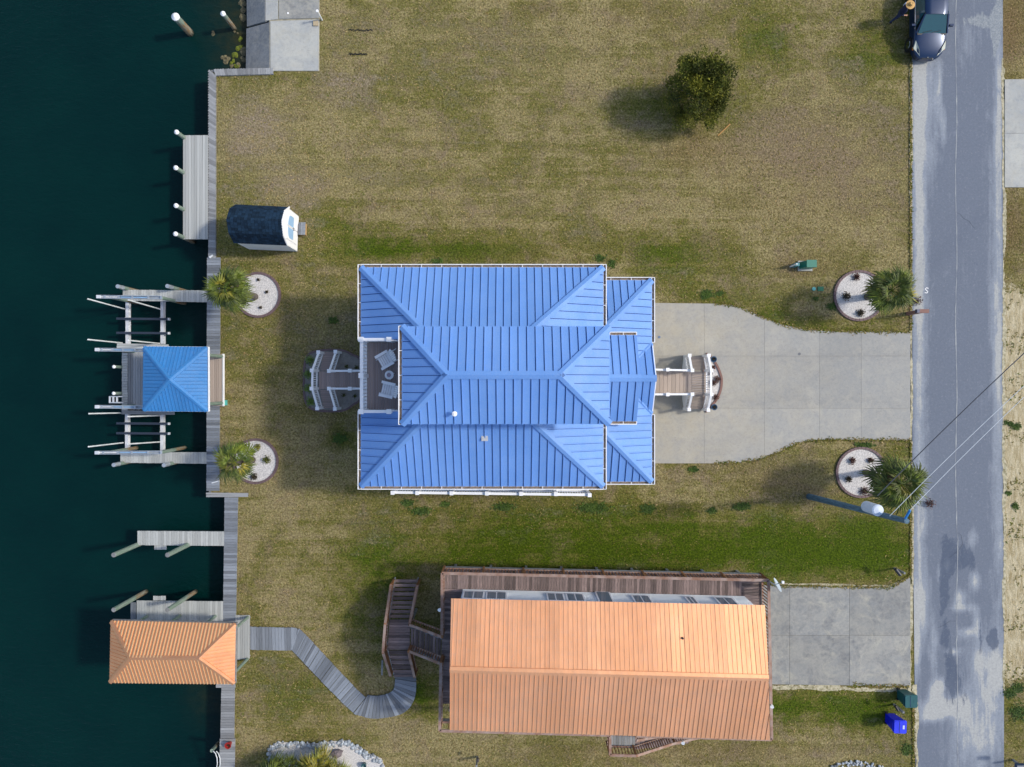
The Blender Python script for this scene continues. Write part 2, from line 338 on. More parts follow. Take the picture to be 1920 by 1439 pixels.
def water_mat():
    m = bpy.data.materials.new('canal_water'); g = NG(m); p = g.geo(); sh, al, _ = g.attr('tint')
    n = g.noise(p, .25, 3); c = g.mix(g.mr(n, .3, .7), (.0005,.0145,.0148), (.0008,.0190,.0178))
    c = g.mix(g.clamp(g.math('MULTIPLY', sh, g.mr(g.noise(p, 1.6, 6, .7), .25, .7))), c, (.035,.034,.014))
    g.base(c, .12); g.b.inputs['IOR'].default_value = 1.33; g.b.inputs['Specular IOR Level'].default_value = .3
    w1 = g.noise(g.mapv(p, (1,2.4,1)), 1.7, 4, .6, .4); w2 = g.noise(g.node('ShaderNodeMapping', None, {0: p, 'Rotation': (0,0,.7), 'Scale': (1,3.4,1)}), 5., 3, .6)
    g.bump(g.math('ADD', w1, g.math('MULTIPLY', w2, .35)), .6, .08); return m
WZ = -1.2
def wattr(px, py):
    near = .55*math.exp(-((px-edge_px(py))/22)**2)
    return (near+.5*math.exp(-((px-380)/40)**2-((py-1320)/50)**2)+1.2*math.exp(-((px-455)/55)**2-((py-70)/75)**2)+.5*math.exp(-((px-470)/90)**2-((py+20)/60)**2), 0, 0)
water = grid_sheet('water', [-400,-100,-40]+[-25+.5*i for i in range(101)]+[40,100,400], lambda y: [-500,-200,-80,-40]+[-29+.5*i for i in range(42)]+[0], WZ, water_mat(), wattr, label='calm dark teal canal water', cat='water')

def road_mat():
    m = bpy.data.materials.new('road'); g = NG(m); p = g.geo(); du, gv, dk = g.attr('tint')
    n1 = g.noise(g.mapv(p, (1.4,.5,1)), 1.2, 7, .66, .5); n2 = g.noise(p, 26., 4, .75); n3 = g.noise(g.mapv(p, (3.5,.18,1)), 1.5, 4)
    f = g.math('ADD', g.math('ADD', du, g.mr(n1, .3, .7, -.22, .22)), g.mr(n3, .3, .7, -.12, .12)); f = g.math('ADD', f, g.mr(n2, .3, .7, -.08, .08))
    col = g.mix(g.mr(f, .1, .55), (.145,.172,.225), (.27,.305,.36)); col = g.mix(g.mr(f, .6, .78), col, (.43,.44,.43))
    col = g.mix(g.mr(g.math('ADD', dk, g.mr(n1, .3, .7, -.3, .3)), .35, .5, 0., .8), col, (.06,.085,.14))
    col = g.mix(g.mr(g.math('ADD', gv, g.mr(n1, .3, .7, -.3, .3)), .45, .6), col, g.mix(g.mr(g.noise(p, 11., 4, .8), .35, .65), (.18,.215,.26), (.36,.385,.39)))
    n9 = g.noise(p, 9., 5, .85); col = g.mix(g.mr(n9, .35, .7, 0., .42), col, (.07,.085,.11)); col = g.mix(g.mr(n9, .62, .42, 0., .0), col, (.4,.4,.4)); col = g.mix(g.mr(g.noise(g.mapv(p, (1,1,1), (2,2,2)), 8., 4, .85), .56, .72, 0., .3), col, (.38,.39,.40))
    g.base(col, .9); g.bump(n2, .5, .02); return m
DUST = [(1724,150,16,200,.5),(1728,560,13,200,.35),(1873,200,9,200,.45),(1868,620,10,200,.3),(1855,420,6,200,.25),(1722,300,14,260,.55),(1722,700,12,300,.5),(1726,1000,14,160,.5),(1722,1140,18,60,.7),(1872,300,10,260,.45),(1874,700,14,200,.55),(1872,1000,14,170,.45),(1840,1330,50,110,.55),
        (1765,1325,38,18,.9),(1762,1285,16,16,.8),(1865,1250,22,60,.7),(1752,1300,12,14,.8),(1750,1210,8,50,.6),(1825,1010,8,22,.6),(1828,1090,10,18,.8),(1800,1120,12,16,.8),(1805,1140,26,8,.7),
        (1832,1170,8,30,.75),(1812,1185,16,8,.6),(1785,1222,12,6,1.),(1775,1060,6,12,.7),(1761,1075,5,16,.6),(1830,1230,14,30,.4),(1765,1330,30,14,.6),(1760,170,6,60,.6),(1768,230,4,40,.6),(1745,200,16,160,.35),
        (1815,80,22,40,.35),(1730,60,20,90,.3),(1830,1390,50,60,.35),(1718,1230,8,60,.7),(1802,1330,14,60,.3),(1740,1345,20,10,.7)]
DARK = [(1772,1130,14,120,.55),(1780,1040,24,50,.5),(1815,1050,20,30,.45),(1783,1270,12,50,.75),(1810,1270,16,60,.45),(1838,1180,5,50,.45),(1862,1200,14,28,.75),(1845,1130,10,40,.35),(1735,1240,12,60,.3),(1760,1390,40,40,.2),(1838,496,45,5,.45)]
GRAV = [(1835,40,40,14,.8),(1866,70,8,50,.9),(1874,20,8,40,.9),(1850,20,30,8,.3)]
def road_attr(px, py): return (blobs(DUST, px, py), blobs(GRAV, px, py), blobs(DARK, px, py))
ry = [-320,-120,-50,-30]+[-22+.16*i for i in range(276)]+[30,50,120,320]
def road_x(y):
    py = CY-y*FPX/H; a = (1710+6*max(0, min(1, (py-900)/500))-CX)*H/FPX; b = (1880-CX+(2 if py > 1000 else 0))*H/FPX
    return [a+(b-a)*i/34 for i in range(35)]
road = grid_sheet('road', ry, road_x, .02, road_mat(), road_attr, label='patched blue-grey asphalt lane with dusty edges and pale centre seam', cat='road')
seam_m = M('pale_tar_seam', (.40,.42,.42), (.18,.2,.24), rough=.9, scale=1.4)
mb = MB(); prev = None; cent = []
for i in range(0, 130):
    py = -120+i*13; x = 1793+1.2*math.sin(i*.31)+random.uniform(-.4, .4)+(2 if 1000 < py < 1200 else 0)+(4 if py > 1200 else 0)*(py-1200)/240
    cent.append(P(x, py, .026))
for a, b in zip(cent, cent[1:]):
    wa = .014+.012*random.random(); mb.poly([a-V(wa,0,0), b-V(wa,0,0), b+V(wa,0,0), a+V(wa,0,0)])
mb.build('road_seam', seam_m, None, kind='structure')
crk = MB(); rc = random.Random(21)
def crack(x, y, ang, n, step, z, w_=.007):
    p_ = V(x, y, 0)
    for i in range(n):
        ang += rc.gauss(0, .35); q_ = p_+V(math.cos(ang), math.sin(ang), 0)*step*rc.uniform(.6,1.4)
        crk.beam(P(p_.x, p_.y, z), P(q_.x, q_.y, z), w_*rc.uniform(.6,1.4), .004); p_ = q_
crack(1795,400,.1,9,5,.024); crack(1795,1000,.2,11,5,.024); crack(1792,1165,3.0,8,5,.024); 
crk.build('road_crack', M('dark_crack', (.035,.04,.05), rough=1), None, kind='structure')
# small painted S on the road
smk = MB()
spts = [(1741,541),(1737,540),(1735,542),(1737,545),(1740,547),(1738,550),(1734,549)]
for a, b in zip(spts, spts[1:]): smk.beam(P(*a, .026), P(*b, .026), .035, .003)
smk.build('painted_letter', white, None, kind='structure')
# ragged sandy strips beside road and drives
sand_m = M('dry_sand', (.50,.46,.33), (.17,.155,.075), rough=1, scale=6, detail=8, lo=.4, hi=.72, bump=.5, bscale=30)
def ragged(pts, wl, wr, z, name, seed=0):
    rr = random.Random(seed); b = MB(); L = []; Rr = []; a_, b_ = 1., 1.
    for (a, c) in zip(pts, pts[1:]):
        a = V(*a); c = V(*c); n = max(2, int((c-a).length/2.2)); d = (c-a).normalized(); nrm = V(-d.y, d.x)
        for i in range(n):
            a_ = min(1.7, max(.1, a_+rr.gauss(0, .22))); b_ = min(1.7, max(.1, b_+rr.gauss(0, .22)))
            q = lerp(a, c, i/n); L.append(P(*(q+nrm*wl*(a_+rr.uniform(-.15,.15))), z)); Rr.append(P(*(q-nrm*wr*(b_+rr.uniform(-.15,.15))), z))
    for i in range(len(L)-1): b.poly([L[i], L[i+1], Rr[i+1], Rr[i]])
    o = b.build(name, sand_m, None, kind='structure')
    if o.data.polygons[0].normal.z < 0: o.data.flip_normals()
    return o
ragged([(1709,112),(1710,620)], 2.6, 1.6, .026, 'sand_strip', 1)
ragged([(1709,620),(1709,828)], 2.6, 2, .028, 'sand_strip', 2)
ragged([(1709,828),(1712,1100)], 2.8, 1.8, .026, 'sand_strip', 3)
ragged([(1716,1284),(1719,1330),(1719,1600)], 4.5, 2.5, .026, 'sand_strip', 4)
ragged([(1880,110),(1882,520),(1882,900),(1883,1300)], 2, 3.5, .026, 'sand_strip', 5)
ragged([(1445,1289),(1600,1292),(1700,1294),(1716,1312)], 3, 4, .010, 'sand_strip', 6)
ragged([(1446,1096),(1600,1099),(1672,1101),(1704,1082)], 2, 2, .012, 'sand_strip', 7)
ragged([(1707,1095),(1707,1300)], 3, 3, .034, 'sand_strip', 8)

# ------------------------------------------------------------------ slabs
def clip(poly, x0, y0, x1, y1):
    def cut(pl, ins, inter):
        out = []
        for i in range(len(pl)):
            a, b = pl[i], pl[(i+1) % len(pl)]
            if ins(a): out.append(a)
            if ins(a) != ins(b): out.append(inter(a, b))
        return out
    def ix(v): return lambda a, b: (v, a[1]+(b[1]-a[1])*(v-a[0])/(b[0]-a[0]))
    def iy(v): return lambda a, b: (a[0]+(b[0]-a[0])*(v-a[1])/(b[1]-a[1]), v)
    for ins, it in ((lambda p: p[0] >= x0, ix(x0)), (lambda p: p[0] <= x1, ix(x1)), (lambda p: p[1] >= y0, iy(y0)), (lambda p: p[1] <= y1, iy(y1))):
        poly = cut(poly, ins, it)
        if len(poly) < 3: return []
    return poly
def slabs(name, poly, xs, ysl, z, mat, label, gap=.5, jm=None):
    base = MB().prism([P(*p, 0)[:2] for p in poly], -.05, .018).build(name, jm or soil, None, label=label, cat='driveway', kind='structure')
    for xa, xb in zip(xs, xs[1:]):
        for ya, yb in zip(ysl, ysl[1:]):
            c = clip(poly, xa+gap/2, ya+gap/2, xb-gap/2, yb-gap/2)
            if len(c) >= 3:
                o = MB().prism([P(*p, 0)[:2] for p in c], -.04, z+random.uniform(-.004, .004)).build('slab', mat)
                o.parent = base
    return base
dpoly = [(1180,568),(1340,570),(1375,573),(1402,582),(1435,598),(1470,610),(1505,618),(1540,621),(1706,623),(1706,826),(1560,824),(1520,826),(1490,833),(1455,850),(1425,861),(1390,867),(1340,869),(1180,869)]
slabs('concrete_driveway', dpoly, [1180,1320,1433,1536,1614,1710], [560,668,766,875], .05, conc_a, 'flared tan concrete driveway in front of the blue roofed house', gap=.28, jm=M('faint_joint', (.36,.34,.29), (.24,.23,.2), rough=1, scale=3))
opoly = [(1380,1095),(1446,1098),(1600,1101),(1668,1102),(1690,1092),(1706,1080),(1706,1287),(1600,1285),(1380,1282)]
slabs('concrete_driveway', opoly, [1380,1480,1592,1710], [1070,1191,1290], .045, conc_b, 'square blue-grey concrete driveway beside the orange roofed house')
slabs('concrete_driveway', [(1883,150),(2050,148),(2050,352),(1883,352)], [1880,1960,2060], [140,251,360], .05, conc_c, 'bleached concrete driveway across the road at the right edge')
# boat ramp corner at the top
ramp = MB().prism([P(x, y, 0)[:2] for x, y in [(505,-200),(600,-200),(599,134),(505,134)]], -1.6, .01).build('concrete_pad', soil, None, label='bleached concrete boat ramp pad at the top edge of the lawn', cat='ramp', kind='structure')
def slab_quad(q, m, th=.12):
    a, b, c, d = q; n = (b-a).cross(d-a).normalized(); n = -n if n.z < 0 else n
    MB().hexa([p-n*th for p in q]+q, 0).build('slab', m).parent = ramp
slab_quad([P(507,40,.05), P(507,133,.05), P(597,133,.05), P(598,37,.05)], conc_c)
slab_quad([P(523,-200,.05), P(523,36,.05), P(598,34,.05), P(598,-200,.05)], conc_b)
slab_quad([P(498,-200,.03), P(498,39,.03), P(521,36,.05), P(521,-200,.05)], conc_c)
slab_quad([P(460,-200,-.75), P(463,50,-.75), P(497,40,.03), P(497,-200,.03)], conc_d)
slab_quad([P(462,54,-.75), P(461,130,-.75), P(505,132,.03), P(505,42,.03)], conc_d)
MB().cyl(P(540,25,.05), P(540,25,.07), .05, .05, 12).build('survey_cap', white, ramp)

# ------------------------------------------------------------------ plank decks
UNIT = {}
def unit(m):
    if m.name not in UNIT: UNIT[m.name] = MB().box((0,0,0), (1,1,1)).mesh('unit_'+m.name, m)
    return UNIT[m.name]
def plank(parent, a, b, w, th, m, name='plank', jit=.004):
    d = b-a; L = d.length; c = (a+b)/2+V(0, 0, random.uniform(-jit, jit)-th/2)
    rz = math.atan2(d.y, d.x); ry = -math.asin(max(-1, min(1, d.z/L)))
    return inst(name, unit(m), parent, c, (random.uniform(-.01,.01), ry, rz+random.uniform(-.003,.003)), (L+random.uniform(-.012,.012), w, th))
def boards(parent, a, b, c, d, w, m, gap=.012, th=.035, name='plank'):
    """planks run a->d and are laid side by side from a to b"""
    n = max(1, round((b-a).length/w)); 
    for i in range(n):
        t = (i+.5)/n; p = lerp(a, b, t); q = lerp(d, c, t); ww = ((b-a).length/n+(c-d).length/n)/2
        plank(parent, p, q, ww-gap, th, m, name)
def deck(name, label, cat, quads, w, m, z=.12, beams=True, posts=None, group=None):
    q0 = quads[0]; c = sum((P(*p, z) for p in q0), V(0,0,0))/4
    t = thing(name, label, cat, (c.x, c.y, 0), group)
    fr = MB()
    for q in quads:
        a, b, cc_, d = [P(*p, z) for p in q]; boards(t, a, b, cc_, d, w, m)
        for s in (.06, .5, .94): fr.beam(lerp(a, d, s)-V(0,0,.11), lerp(b, cc_, s)-V(0,0,.11), .06, .14)
    fr.build('joist', timber, t)
    return t
PW = .145
deck('boardwalk', 'short grey plank boardwalk running along the top of the upper lawn to the concrete ramp', 'boardwalk', [[(400,130),(512,127.5),(512,139),(404,142)]], PW, grey_plank, z=.10)
deck('boardwalk', 'narrow grey boardwalk on the seawall beside the pale dock and dark shed', 'boardwalk', [[(391,130),(390.5,484),(404,484),(404,142)]], PW, grey_plank, z=.104)
deck('boardwalk', 'wider bluish seawall boardwalk passing both palm beds and the blue boathouse', 'boardwalk', [[(388,483),(387,921),(411,921),(413,483)]], PW, blue_plank, z=.10)
deck('boardwalk', 'short two-board cross walk at the lawn corner below the lower left palm', 'boardwalk', [[(386.5,923.5),(386.5,933),(465,932),(465,925)]], .16, grey_plank, z=.13)
deck('boardwalk', 'grey seawall boardwalk between the lone narrow pier and the orange boathouse', 'boardwalk', [[(421,933),(418,1165),(442,1165),(446,933)]], PW, blue_plank, z=.10)
deck('boardwalk', 'bottom seawall boardwalk with the red flowerpot', 'boardwalk', [[(415.5,1270),(413,1385),(439,1385),(440,1270)],[(412,1385.5),(411,1520),(438,1520),(441,1385.5)]], PW, grey_plank, z=.10)
# seawall below them
sw = thing('seawall', 'timber seawall holding the lawn above the canal', 'seawall', P(392,400))
swp = [(505,134),(396,134),(394,485),(394,929),(428,929),(424,1283),(421,1439),(421,3000)]
for a, b in zip(swp, swp[1:]):
    aa, bb = P(*a, 0), P(*b, 0)
    MB().beam(aa+V(0,0,-1.1), bb+V(0,0,-1.1), .12, 2.24).build('retaining_panel', timber, sw)
# pale dock platform
pd = deck('dock', 'pale plank dock platform jutting from the upper seawall', 'dock', [[(343,254),(390,254),(390,449),(343,449)]], .15, pale_plank, z=.14)

def pile(px, py, z, r, label, cap=None, group=None, lean=None, name='mooring_pile'):
    p = P(px, py, z); t = thing(name, label, 'piling', (p.x, p.y, WZ-1), group)
    b = p.copy(); b.z = WZ-1.2
    if lean: q = P(lean[0], lean[1], 0.); b = q+(q-p)*((q.z-b.z)/(p.z-q.z)); b.z = WZ-1.2
    rr = Vector((1,1,1))
    MB().cyl(b, p, r*1.08, r, 14).build('post', pile_m, t, smooth=False)
    if cap == 'cone': MB().revolve((p.x, p.y, p.z-.05), [(r*1.12,0),(r*1.15,.07),(.02,.07+r*.9)], 14).build('cap', white, t)
    elif cap == 'slant':
        d = (p-b).normalized(); MB().cyl(p-d*.45, p+d*.05, r*1.15, r*1.1, 12).build('cap', white if False else metal_al, t)
    else: MB().revolve((p.x, p.y, p.z), [(r,0),(r*.8,.012)], 14).build('end_grain', timber, t)
    return t
for i, (x, y, w_) in enumerate([(331,248,'uppermost'),(329.5,315,'second from the top'),(330,386,'third from the top'),(329,439,'lowest')]):
    pile(x, y, .95, .11, f'white capped pile against the pale dock, {w_} of the four', 'cone', 'white capped piles along the pale dock')
pile(329, 32, .55, .19, 'thick green pile with white cone cap standing alone in open water', 'cone', 'white capped piles by the ramp')
pile(418, 26, .42, .12, 'slim green pile with white cap in the shallows by the ramp', 'cone', 'white capped piles by the ramp')
# pier three and its piles
t = deck('pier', 'narrow pale grey finger pier standing alone between the two boathouses', 'pier', [[(257.5,996),(420,997),(420,1024),(257.5,1022.5)]], PW, pale_plank, z=.12)
boards(t, P(289,1023,.07), P(312,1023,.07), P(312,1031,.07), P(289,1031,.07), PW, pale_plank)
pile(213, 1041, 2.3, .125, 'tall green pile at the far end of the lone finger pier', None, 'tall leaning green piles')
pile(314, 1041, 2.3, .125, 'tall green pile halfway along the lone finger pier', None, 'tall leaning green piles')
# orange boathouse docks
t = deck('pier', 'wide grey dock under the north side of the orange boathouse', 'dock', [[(256,1126.5),(418,1128),(418,1172),(256,1172)],[(441,1154),(468.5,1154),(468,1235),(441,1238)]], PW, pale_plank, z=.115)
boards(t, P(244.5,1130,.06), P(255,1130,.06), P(255,1166,.06), P(244.5,1166,.06), PW, blue_plank)
boards(t, P(287,1118,.2), P(310.5,1118,.2), P(310.5,1126,.2), P(287,1126,.2), PW, pale_plank)
boards(t, P(405,1155,.09), P(405,1290,.09), P(441,1290,.09), P(441,1155,.09), PW, grey_plank)
pile(213, 1144, 2.0, .12, 'green pile at the corner of the orange boathouse dock', None, 'tall leaning green piles')
pile(314, 1144, 2.0, .115, 'orange-brown pile leaning over the orange boathouse dock', None, 'tall leaning green piles')

# curved boardwalk
cb = thing('curved_boardwalk', 'curving S shaped plank boardwalk crossing the lower lawn to the deck stairs', 'boardwalk', P(620,1270))
Lp = [(469,1176),(545,1177.5),(560,1182),(572,1190),(676,1300),(690,1304),(712,1305),(729,1300),(739,1290),(741,1264)]
Rp = [(469,1219),(546,1220),(549,1221),(554,1227),(651,1327),(677,1343),(712,1348),(757,1337),(778,1308),(780,1264)]
def cr_line(pts, n):
    out = []
    for i in range(len(pts)-1):
        p0, p1, p2, p3 = [Vector(pts[max(0, min(len(pts)-1, i+j))]) for j in (-1, 0, 1, 2)]
        for s_ in range(n): t = s_/n; out.append(tuple(.5*((2*p1)+(p2-p0)*t+(2*p0-5*p1+4*p2-p3)*t*t+(3*p1-p0-3*p2+p3)*t**3)))
    return out+[pts[-1]]
mid_n = [15,4,4,30,4,5,5,5,5]
LL, RR = cr_line(Lp, 30), cr_line(Rp, 30); Ls, Rs = [], []
for k, n_ in enumerate(mid_n):
    for i in range(n_): Ls.append(LL[round((k+i/n_)*30)]); Rs.append(RR[round((k+i/n_)*30)])
Lp, Rp = Ls+[LL[-1]], Rs+[RR[-1]]; NS = [1]*(len(Lp)-1)
for k in range(len(Lp)-1):
    for i in range(NS[k]):
        q = [V(*lerp(Vector(Lp[k]), Vector(Lp[k+1]), (i+s)/NS[k])) for s in (.04, .96)]; r_ = [V(*lerp(Vector(Rp[k]), Vector(Rp[k+1]), (i+s)/NS[k])) for s in (.04, .96)]
        z = .10+random.uniform(-.004, .004); je = random.uniform(-.6, .6)
        pts = [P(q[0].x, q[0].y+je, z), P(r_[0].x, r_[0].y+je, z), P(r_[1].x, r_[1].y+je, z), P(q[1].x, q[1].y+je, z)]
        cen = sum(pts, V(0,0,0))/4; dd = pts[1]-pts[0]; an = math.atan2(dd.y, dd.x); rm = Matrix.Rotation(-an, 3, 'Z')
        lo = [rm @ (p-cen) for p in pts]; Lx = max(abs(p.x) for p in lo)*2; 
        lo2 = [V(p.x/Lx, p.y/.14, 0) for p in lo]
        m_ = MB().hexa([p-V(0,0,.5) for p in lo2]+[p+V(0,0,.5) for p in lo2]); me = m_.mesh('walk_plank', blue_plank)
        if me.polygons[1].normal.z < 0: me.flip_normals()
        inst('plank', me, cb, cen-V(0,0,.02), (0,0,an), (Lx, .14, .04))

# ------------------------------------------------------------------ roofs
def clip2(poly, u0, u1):
    def cut(pl, v, keep_gt):
        out = []
        for i in range(len(pl)):
            a, b = pl[i], pl[(i+1) % len(pl)]; ia = (a[0] >= v) == keep_gt; ib = (b[0] >= v) == keep_gt
            if ia: out.append(a)
            if ia != ib: out.append((v, a[1]+(b[1]-a[1])*(v-a[0])/(b[0]-a[0])))
        return out
    pl = cut(poly, u0, True)
    return cut(pl, u1, False) if len(pl) > 2 else []
def slope(parent, poly, pw, m, under, rib_w=.035, rib_h=.045, ribs=1, rib_m=None, gap=.03, off=0., warp=0., name='roof_panel', th=.012):
    """one roof plane: poly[0]->poly[1] is the eave; panels run up the slope"""
    o = poly[0]; u = (poly[1]-o).normalized(); n = Vector((0,0,0))
    for i in range(1, len(poly)-1):
        c = (poly[i]-o).cross(poly[i+1]-o)
        if c.length > n.length: n = c
    n.normalize(); n = -n if n.z < 0 else n
    v = n.cross(u).normalized(); p2 = [((p-o).dot(u), (p-o).dot(v)) for p in poly]
    if sum(q[1] for q in p2) < 0: v = -v; p2 = [(a, -b) for a, b in p2]
    def W(a, b, h): return o+u*a+v*b+n*h
    ub = MB(); vs0 = [W(a, b, -.09) for a, b in p2]; vs1 = [W(a, b, -.028) for a, b in p2]; k = len(p2)
    flip = sum(p2[i][0]*p2[(i+1) % k][1]-p2[(i+1) % k][0]*p2[i][1] for i in range(k))*(1 if u.cross(v).dot(n) > 0 else -1) < 0
    def solid(b, lo, hi, mi=0):
        k = len(lo); fs = [list(range(k))[::-1], list(range(k, 2*k))]+[(i, (i+1) % k, k+(i+1) % k, k+i) for i in range(k)]
        if flip: fs = [f[::-1] for f in fs]
        b.add(lo+hi, fs, mi)
    solid(ub, vs0, vs1); ub.build('roof_deck', under, parent)
    us = [q[0] for q in p2]; a0 = min(us)-off; mats = [m, rib_m or m]
    while a0 < max(us):
        s = clip2(p2, a0+gap/2, a0+pw-gap/2)
        if len(s) > 2 and max(q[0] for q in s)-min(q[0] for q in s) > .03:
            b = MB(); h0 = 0.; tl = random.uniform(-warp, warp)
            cu = sum(q[0] for q in s)/len(s)
            solid(b, [W(x, y, -.027) for x, y in s], [W(x, y, h0+th+(x-cu)*tl) for x, y in s])
            for r in range(ribs):
                uc = a0+gap/2+rib_w/2+(pw-gap)*r/ribs if u.x+u.y*.2 > 0 else a0+pw-gap/2-rib_w/2-(pw-gap)*r/ribs
                rs = clip2(p2, uc-rib_w/2, uc+rib_w/2)
                if len(rs) > 2 and max(q[0] for q in rs)-min(q[0] for q in rs) > rib_w*.6:
                    solid(b, [W(x, y, th*.2) for x, y in rs], [W(x, y, th+rib_h) for x, y in rs], 1)
            b.build(name, mats, parent)
        a0 += pw
    return n
def ridge_cap(parent, a, b, nrm, w, m, lift=.062, name='ridge_cap'):
    """two wings folded over the line a-b; nrm = normals of the two planes that meet there"""
    d = (b-a).normalized(); mb_ = MB()
    up = (nrm[0]+nrm[1]).normalized(); A = a+up*(lift+.02); B = b+up*(lift+.02)
    for n in nrm:
        s = n.cross(d).normalized()
        if s.dot(up) > 0: s = -s
        q = [A, B, B+s*w, A+s*w]; q[2] -= n*.0; lo = [p-V(0,0,.045) for p in q]
        f = (q[1]-q[0]).cross(q[3]-q[0]).dot(n) > 0
        qq = q if f else q[::-1]; ll = [p-V(0,0,.045) for p in qq]
        mb_.hexa(ll+qq)
    return mb_.build(name, m, parent)
def gutter(parent, a, b, out, m=None):
    """white channel with litter in it, hanging outside the eave line a-b; out = outward unit vector"""
    mb_ = MB(); out = Vector(out); a = Vector(a); b = Vector(b); d = (b-a).normalized()
    mb_.beam(a+out*.07-V(0,0,.10), b+out*.07-V(0,0,.10), .13, .02, 1)
    mb_.beam(a+out*.145-V(0,0,.045), b+out*.145-V(0,0,.045), .032, .13, 0)
    mb_.beam(a+out*.005-V(0,0,.06), b+out*.005-V(0,0,.06), .02, .10, 0)
    n = max(2, int((b-a).length/.9))
    for i in range(n+1):
        p = lerp(a, b, i/n); mb_.beam(p+out*.01-V(0,0,.0), p+out*.15-V(0,0,.0), .025, .012, 0)
    return mb_.build('gutter', [white, debris], parent)

def railing(parent, pts, hgt, m=white, capm=None, name='railing', sp=.12, bw=.04, pw=.13, tw=.11, posts=None, post_h=.10, balu=True, cap_w=None, drop=None):
    """top rail through pts; posts and balusters go straight down from it"""
    capm = capm or m; b = MB(); pts = [Vector(p) for p in pts]
    for a, c in zip(pts, pts[1:]):
        b.beam(a, c, tw, .05, 0); b.beam(a-V(0,0,hgt-.08), c-V(0,0,hgt-.08), tw*.6, .06, 0)
    r = b.build(name, capm, parent)
    for a, c in zip(pts, pts[1:]):
        L = (c-a).length; n = max(1, int(L/sp)); 
        if balu:
            for i in range(1, n):
                q = lerp(a, c, i/n); inst('baluster', unit(m), r, (q.x, q.y, q.z-hgt/2+.02), (0,0,math.atan2((c-a).y, (c-a).x)), (bw, bw, hgt-.12))
    for q in (posts if posts is not None else pts):
        q = Vector(q); dz = drop if drop is not None else hgt+.12
        inst('post', unit(m), r, (q.x, q.y, q.z+post_h/2-dz/2), (0,0,0), (pw, pw, dz+post_h))
        if cap_w: inst('post_cap', unit(m), r, (q.x, q.y, q.z+post_h+.025), (0,0,0), (cap_w, cap_w, .05))
    return r
def steps(parent, A0, A1, B0, B1, n, m, nb=2, th=.04, name='tread'):
    """treads from the upper edge A0-A1 down to the lower edge B0-B1"""
    for i in range(n):
        zt = A0.z-(A0.z-B0.z)*(i+1)/(n+1) if n > 0 else A0.z
        for j in range(nb):
            s0 = (i+j/nb)/n+.01/n; s1 = (i+(j+1)/nb)/n-.11/n
            a, b_ = lerp(A0, B0, (s0+s1)/2), lerp(A1, B1, (s0+s1)/2); a = V(a.x, a.y, zt); b_ = V(b_.x, b_.y, zt)
            wd = (V(A0.x, A0.y, 0)-V(B0.x, B0.y, 0)).length*(s1-s0)
            plank(parent, a, b_, wd, th, m, name)
def skirt(parent, pts, z0, m, name='skirt', th=.03):
    b = MB()
    for a, c in zip(pts, pts[1:]):
        b.hexa([V(a.x, a.y, z0), V(c.x, c.y, z0), V(c.x+th, c.y+th, z0), V(a.x+th, a.y+th, z0), Vector(a), Vector(c), V(c.x+th, c.y+th, c.z), V(a.x+th, a.y+th, a.z)])
    return b.build(name, m, parent)

# ------------------------------------------------------------------ blue roofed house
bh = thing('blue_roofed_house', 'large two storey house with blue standing seam metal hip roofs and a west balcony', 'house', P(930, 705))
Z1, Z2, Z3 = 5.2, 8.5, 3.6
def rect(x0, y0, x1, y1, z): return [P(x0, y0, z), P(x1, y0, z), P(x1, y1, z), P(x0, y1, z)]
def hip_rect(px_e, ze, px_i, zi, ext=0.):
    e = rect(*px_e, ze); i = rect(*px_i, zi)
    return e, [lerp(a, b, 1+ext) for a, b in zip(e, i)]
def walls(name, x0, y0, x1, y1, z0, z1, parent):
    return MB().prism([(x0,y0),(x1,y0),(x1,y1),(x0,y1)], z0, z1).build(name, siding, parent)
# main lower hip roof
e1, i1 = hip_rect((677,502,1131,912), Z1, (785,611,1006,797), 6.75, .16)
NWe, NEe, SEe, SWe = e1; NWi, NEi, SEi, SWi = i1
roof1 = bh
nN = slope(bh, [NWe, NEe, NEi, NWi], .363, roof_blue, roof_under, off=.1)
nE = slope(bh, [NEe, SEe, SEi, NEi], .363, roof_blue, roof_under)
nS = slope(bh, [SEe, SWe, SWi, SEi], .363, roof_blue, roof_under, off=.2)
yb0 = P(677, 637, 6.1).y; yb1 = P(677, 772, 6.1).y       # the balcony is let into the west plane
def on_w(y, t):                                          # point on the west plane at world y, t = 0 eave .. 1 inner
    return V(NWe.x+(NWi.x-NWe.x)*t, y, NWe.z+(NWi.z-NWe.z)*t)
nW = slope(bh, [on_w(yb0, 0), NWe, NWi, on_w(yb0, 1)][::1], .363, roof_blue, roof_under)
slope(bh, [SWe, on_w(yb1, 0), on_w(yb1, 1), SWi], .363, roof_blue, roof_under)
for a, b, n in ((NWe, NWi, (nN, nW)), (NEe, NEi, (nN, nE)), (SEe, SEi, (nS, nE)), (SWe, SWi, (nS, nW))): ridge_cap(bh, a, b, n, .17, roof_blue)
gutter(bh, NWe, NEe, (0,1,0)); gutter(bh, NEe+V(0,.14,0), SEe-V(0,.14,0), (1,0,0)); gutter(bh, SWe, SEe, (0,-1,0))
gutter(bh, NWe+V(0,.14,0), on_w(yb0, 0), (-1,0,0)); gutter(bh, on_w(yb1, 0), SWe-V(0,.14,0), (-1,0,0))
walls('wall', NWe.x+.45, SWe.y+.75, NEe.x-.4, NWe.y-.4, 0, 4.5, bh)
